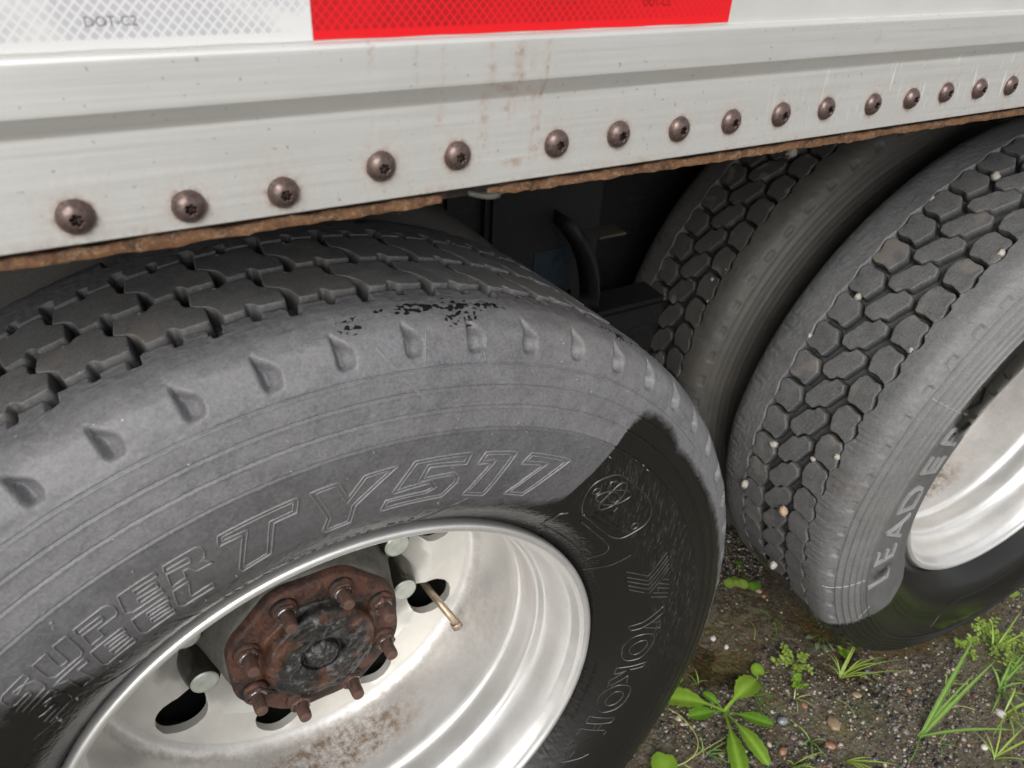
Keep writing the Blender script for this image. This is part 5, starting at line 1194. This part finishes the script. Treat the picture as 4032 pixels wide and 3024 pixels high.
grass((1.066, -.276), [(1.07, -.224, .012, .01, .0028), (1.15, -.27, .02, .02, .004), (1.10, -.32, .02, .02, .004), (1.13, -.24, .02, .016, .003), (1.09, -.23, .012, .014, .003), (1.17, -.30, .03, .02, .004)], 'thin grass clump at the lower right corner', 'leaf_y')
grass((1.20, -.200), [(1.13, -.222, .012, .02, .005), (1.20, -.245, .018, .018, .006), (1.16, -.26, .012, .02, .006), (1.25, -.22, .02, .02, .005), (1.28, -.17, .03, .02, .006), (1.22, -.155, .026, .02, .005), (1.30, -.19, .03, .02, .005), (1.24, -.26, .02, .02, .005), (1.18, -.225, .03, .01, .007)], 'bushy green grass clump at the right border of the picture', 'grass')
grass((1.165, -.235), [(1.09, -.25, .012, .02, .004), (1.14, -.30, .014, .02, .005), (1.20, -.29, .02, .02, .005), (1.23, -.255, .03, .02, .006), (1.12, -.275, .008, .015, .004), (1.21, -.215, .03, .02, .004), (1.17, -.28, .03, .02, .006)], 'leafy grass clump between the tall stalk and the right corner', 'leaf_y')
grass((1.245, -.185), [(1.19, -.21, .012, .02, .004), (1.28, -.215, .02, .02, .006), (1.30, -.18, .03, .02, .005), (1.21, -.165, .02, .02, .004), (1.25, -.235, .02, .02, .005), (1.32, -.20, .03, .02, .005)], 'pale grass tuft leaning out of the chickweed at the right border', 'grass')
grass((1.27, -.14), [(1.33, -.13, .05, .02, .004), (1.36, -.16, .05, .02, .005), (1.31, -.10, .04, .02, .004), (1.25, -.16, .03, .02, .004), (1.38, -.12, .06, .02, .004)], 'grass blades standing in the chickweed mat at the right', 'leaf_y')
grass((.94, .144), [(.912, .176, .010, .012, .003), (.900, .098, .008, .012, .003), (.932, .107, .006, .008, .003)], 'small dark three bladed grass sprout between the wheels', 'leaf_d')
grass((.606, -.014), [(.615, .012, .012, .01, .002), (.596, .02, .008, .01, .002), (.64, -.03, .008, .01, .0024), (.65, -.045, .01, .012, .0024), (.63, -.06, .01, .014, .0026), (.66, -.02, .012, .01, .0024), (.612, -.045, .01, .01, .0024)], 'sparse thin grass under the rosette weed', 'grass')
grass((.77, .03), [(.79, .01, .01, .012, .002), (.74, .055, .008, .012, .0018), (.765, -.02, .01, .012, .002), (.80, .0, .008, .01, .002), (.75, -.01, .01, .01, .002)], 'few thin grass blades under the right leaf of the rosette', 'leaf_d')
grass((1.0, -.21), [(1.02, -.235, .008, .01, .002), (.97, -.23, .006, .008, .002), (1.04, -.2, .01, .01, .002)], 'tiny grass sprout right of the tall grass stalk foot', 'grass')
grass((1.57, -.075), [(1.60, -.09, .02, .02, .003), (1.55, -.10, .02, .015, .003), (1.62, -.06, .02, .02, .003)], 'little grass tuft at the far right above the clover', 'leaf_y')
grass((1.35, -.015), [(1.37, -.025, .022, .006, .003), (1.345, -.03, .012, .006, .002)], 'short grass sprout touching the bottom of the rear tyre', 'grass')
# creeping stem with a toothed round leaf at the bottom border
e = plant('creeping_weed', (.535, -.005), 'pale creeping stem with a round scalloped leaf at the bottom border', group=None)
stem(e, [gp((.530, -.004), .008), gp((.560, -.012), .014), gp((.590, -.006), .016), gp((.606, .016), .018), gp((.606, .054), .018), gp((.597, .082), .014)], .0016)
stem(e, [gp((.560, -.012), .014), gp((.600, -.012), .016), gp((.655, -.012), .014)], .0013); stem(e, [gp((.555, -.012), .012), gp((.57, -.04), .012), gp((.60, -.06), .008)], .0012)
add(e, 'leaf', disc_leaf(gp((.523, .003), .014), .023, .8, .25, (.1, .1), 30), 'leaf')

grass((.69, .10), [(.70, .125, .012, .014, .0022), (.675, .12, .016, .014, .0022), (.71, .09, .008, .012, .002), (.665, .10, .010, .012, .002)], 'wispy grass against the front tyre above the rosette leaf', 'grass')
grass((.83, -.02), [(.86, -.03, .006, .014, .0022), (.845, .0, .008, .012, .0022), (.81, -.04, .006, .012, .002), (.85, -.05, .004, .01, .002)], 'thin pale grass sprigs in open gravel right of the rosette', 'straw')
grass((1.12, -.14), [(1.15, -.15, .006, .012, .0024), (1.10, -.16, .006, .012, .0024), (1.145, -.12, .008, .012, .0024), (1.17, -.175, .006, .01, .002)], 'scattered yellowish sprigs between the tall stalk and the chickweed', 'leaf_y')
for k, (x, y, a, L) in enumerate([(.86, .12, .5, .05), (1.12, -.20, 2.2, .06), (.90, -.10, 1.1, .045)]):
    e = plant('dead_stem', (x, y), ('dry straw coloured stem lying between the wheels', 'dry straw coloured stem lying beside the tall grass stalk', 'dry straw coloured stem lying in open gravel near the flat tan stone')[k], 'stem', 'dry stems on the ground')
    q = [gp((x+L*t*math.cos(a+.5*t), y+L*t*math.sin(a+.5*t)), .003+.004*math.sin(t*3)) for t in (0, .33, .66, 1)]
    stem(e, q, .0009)
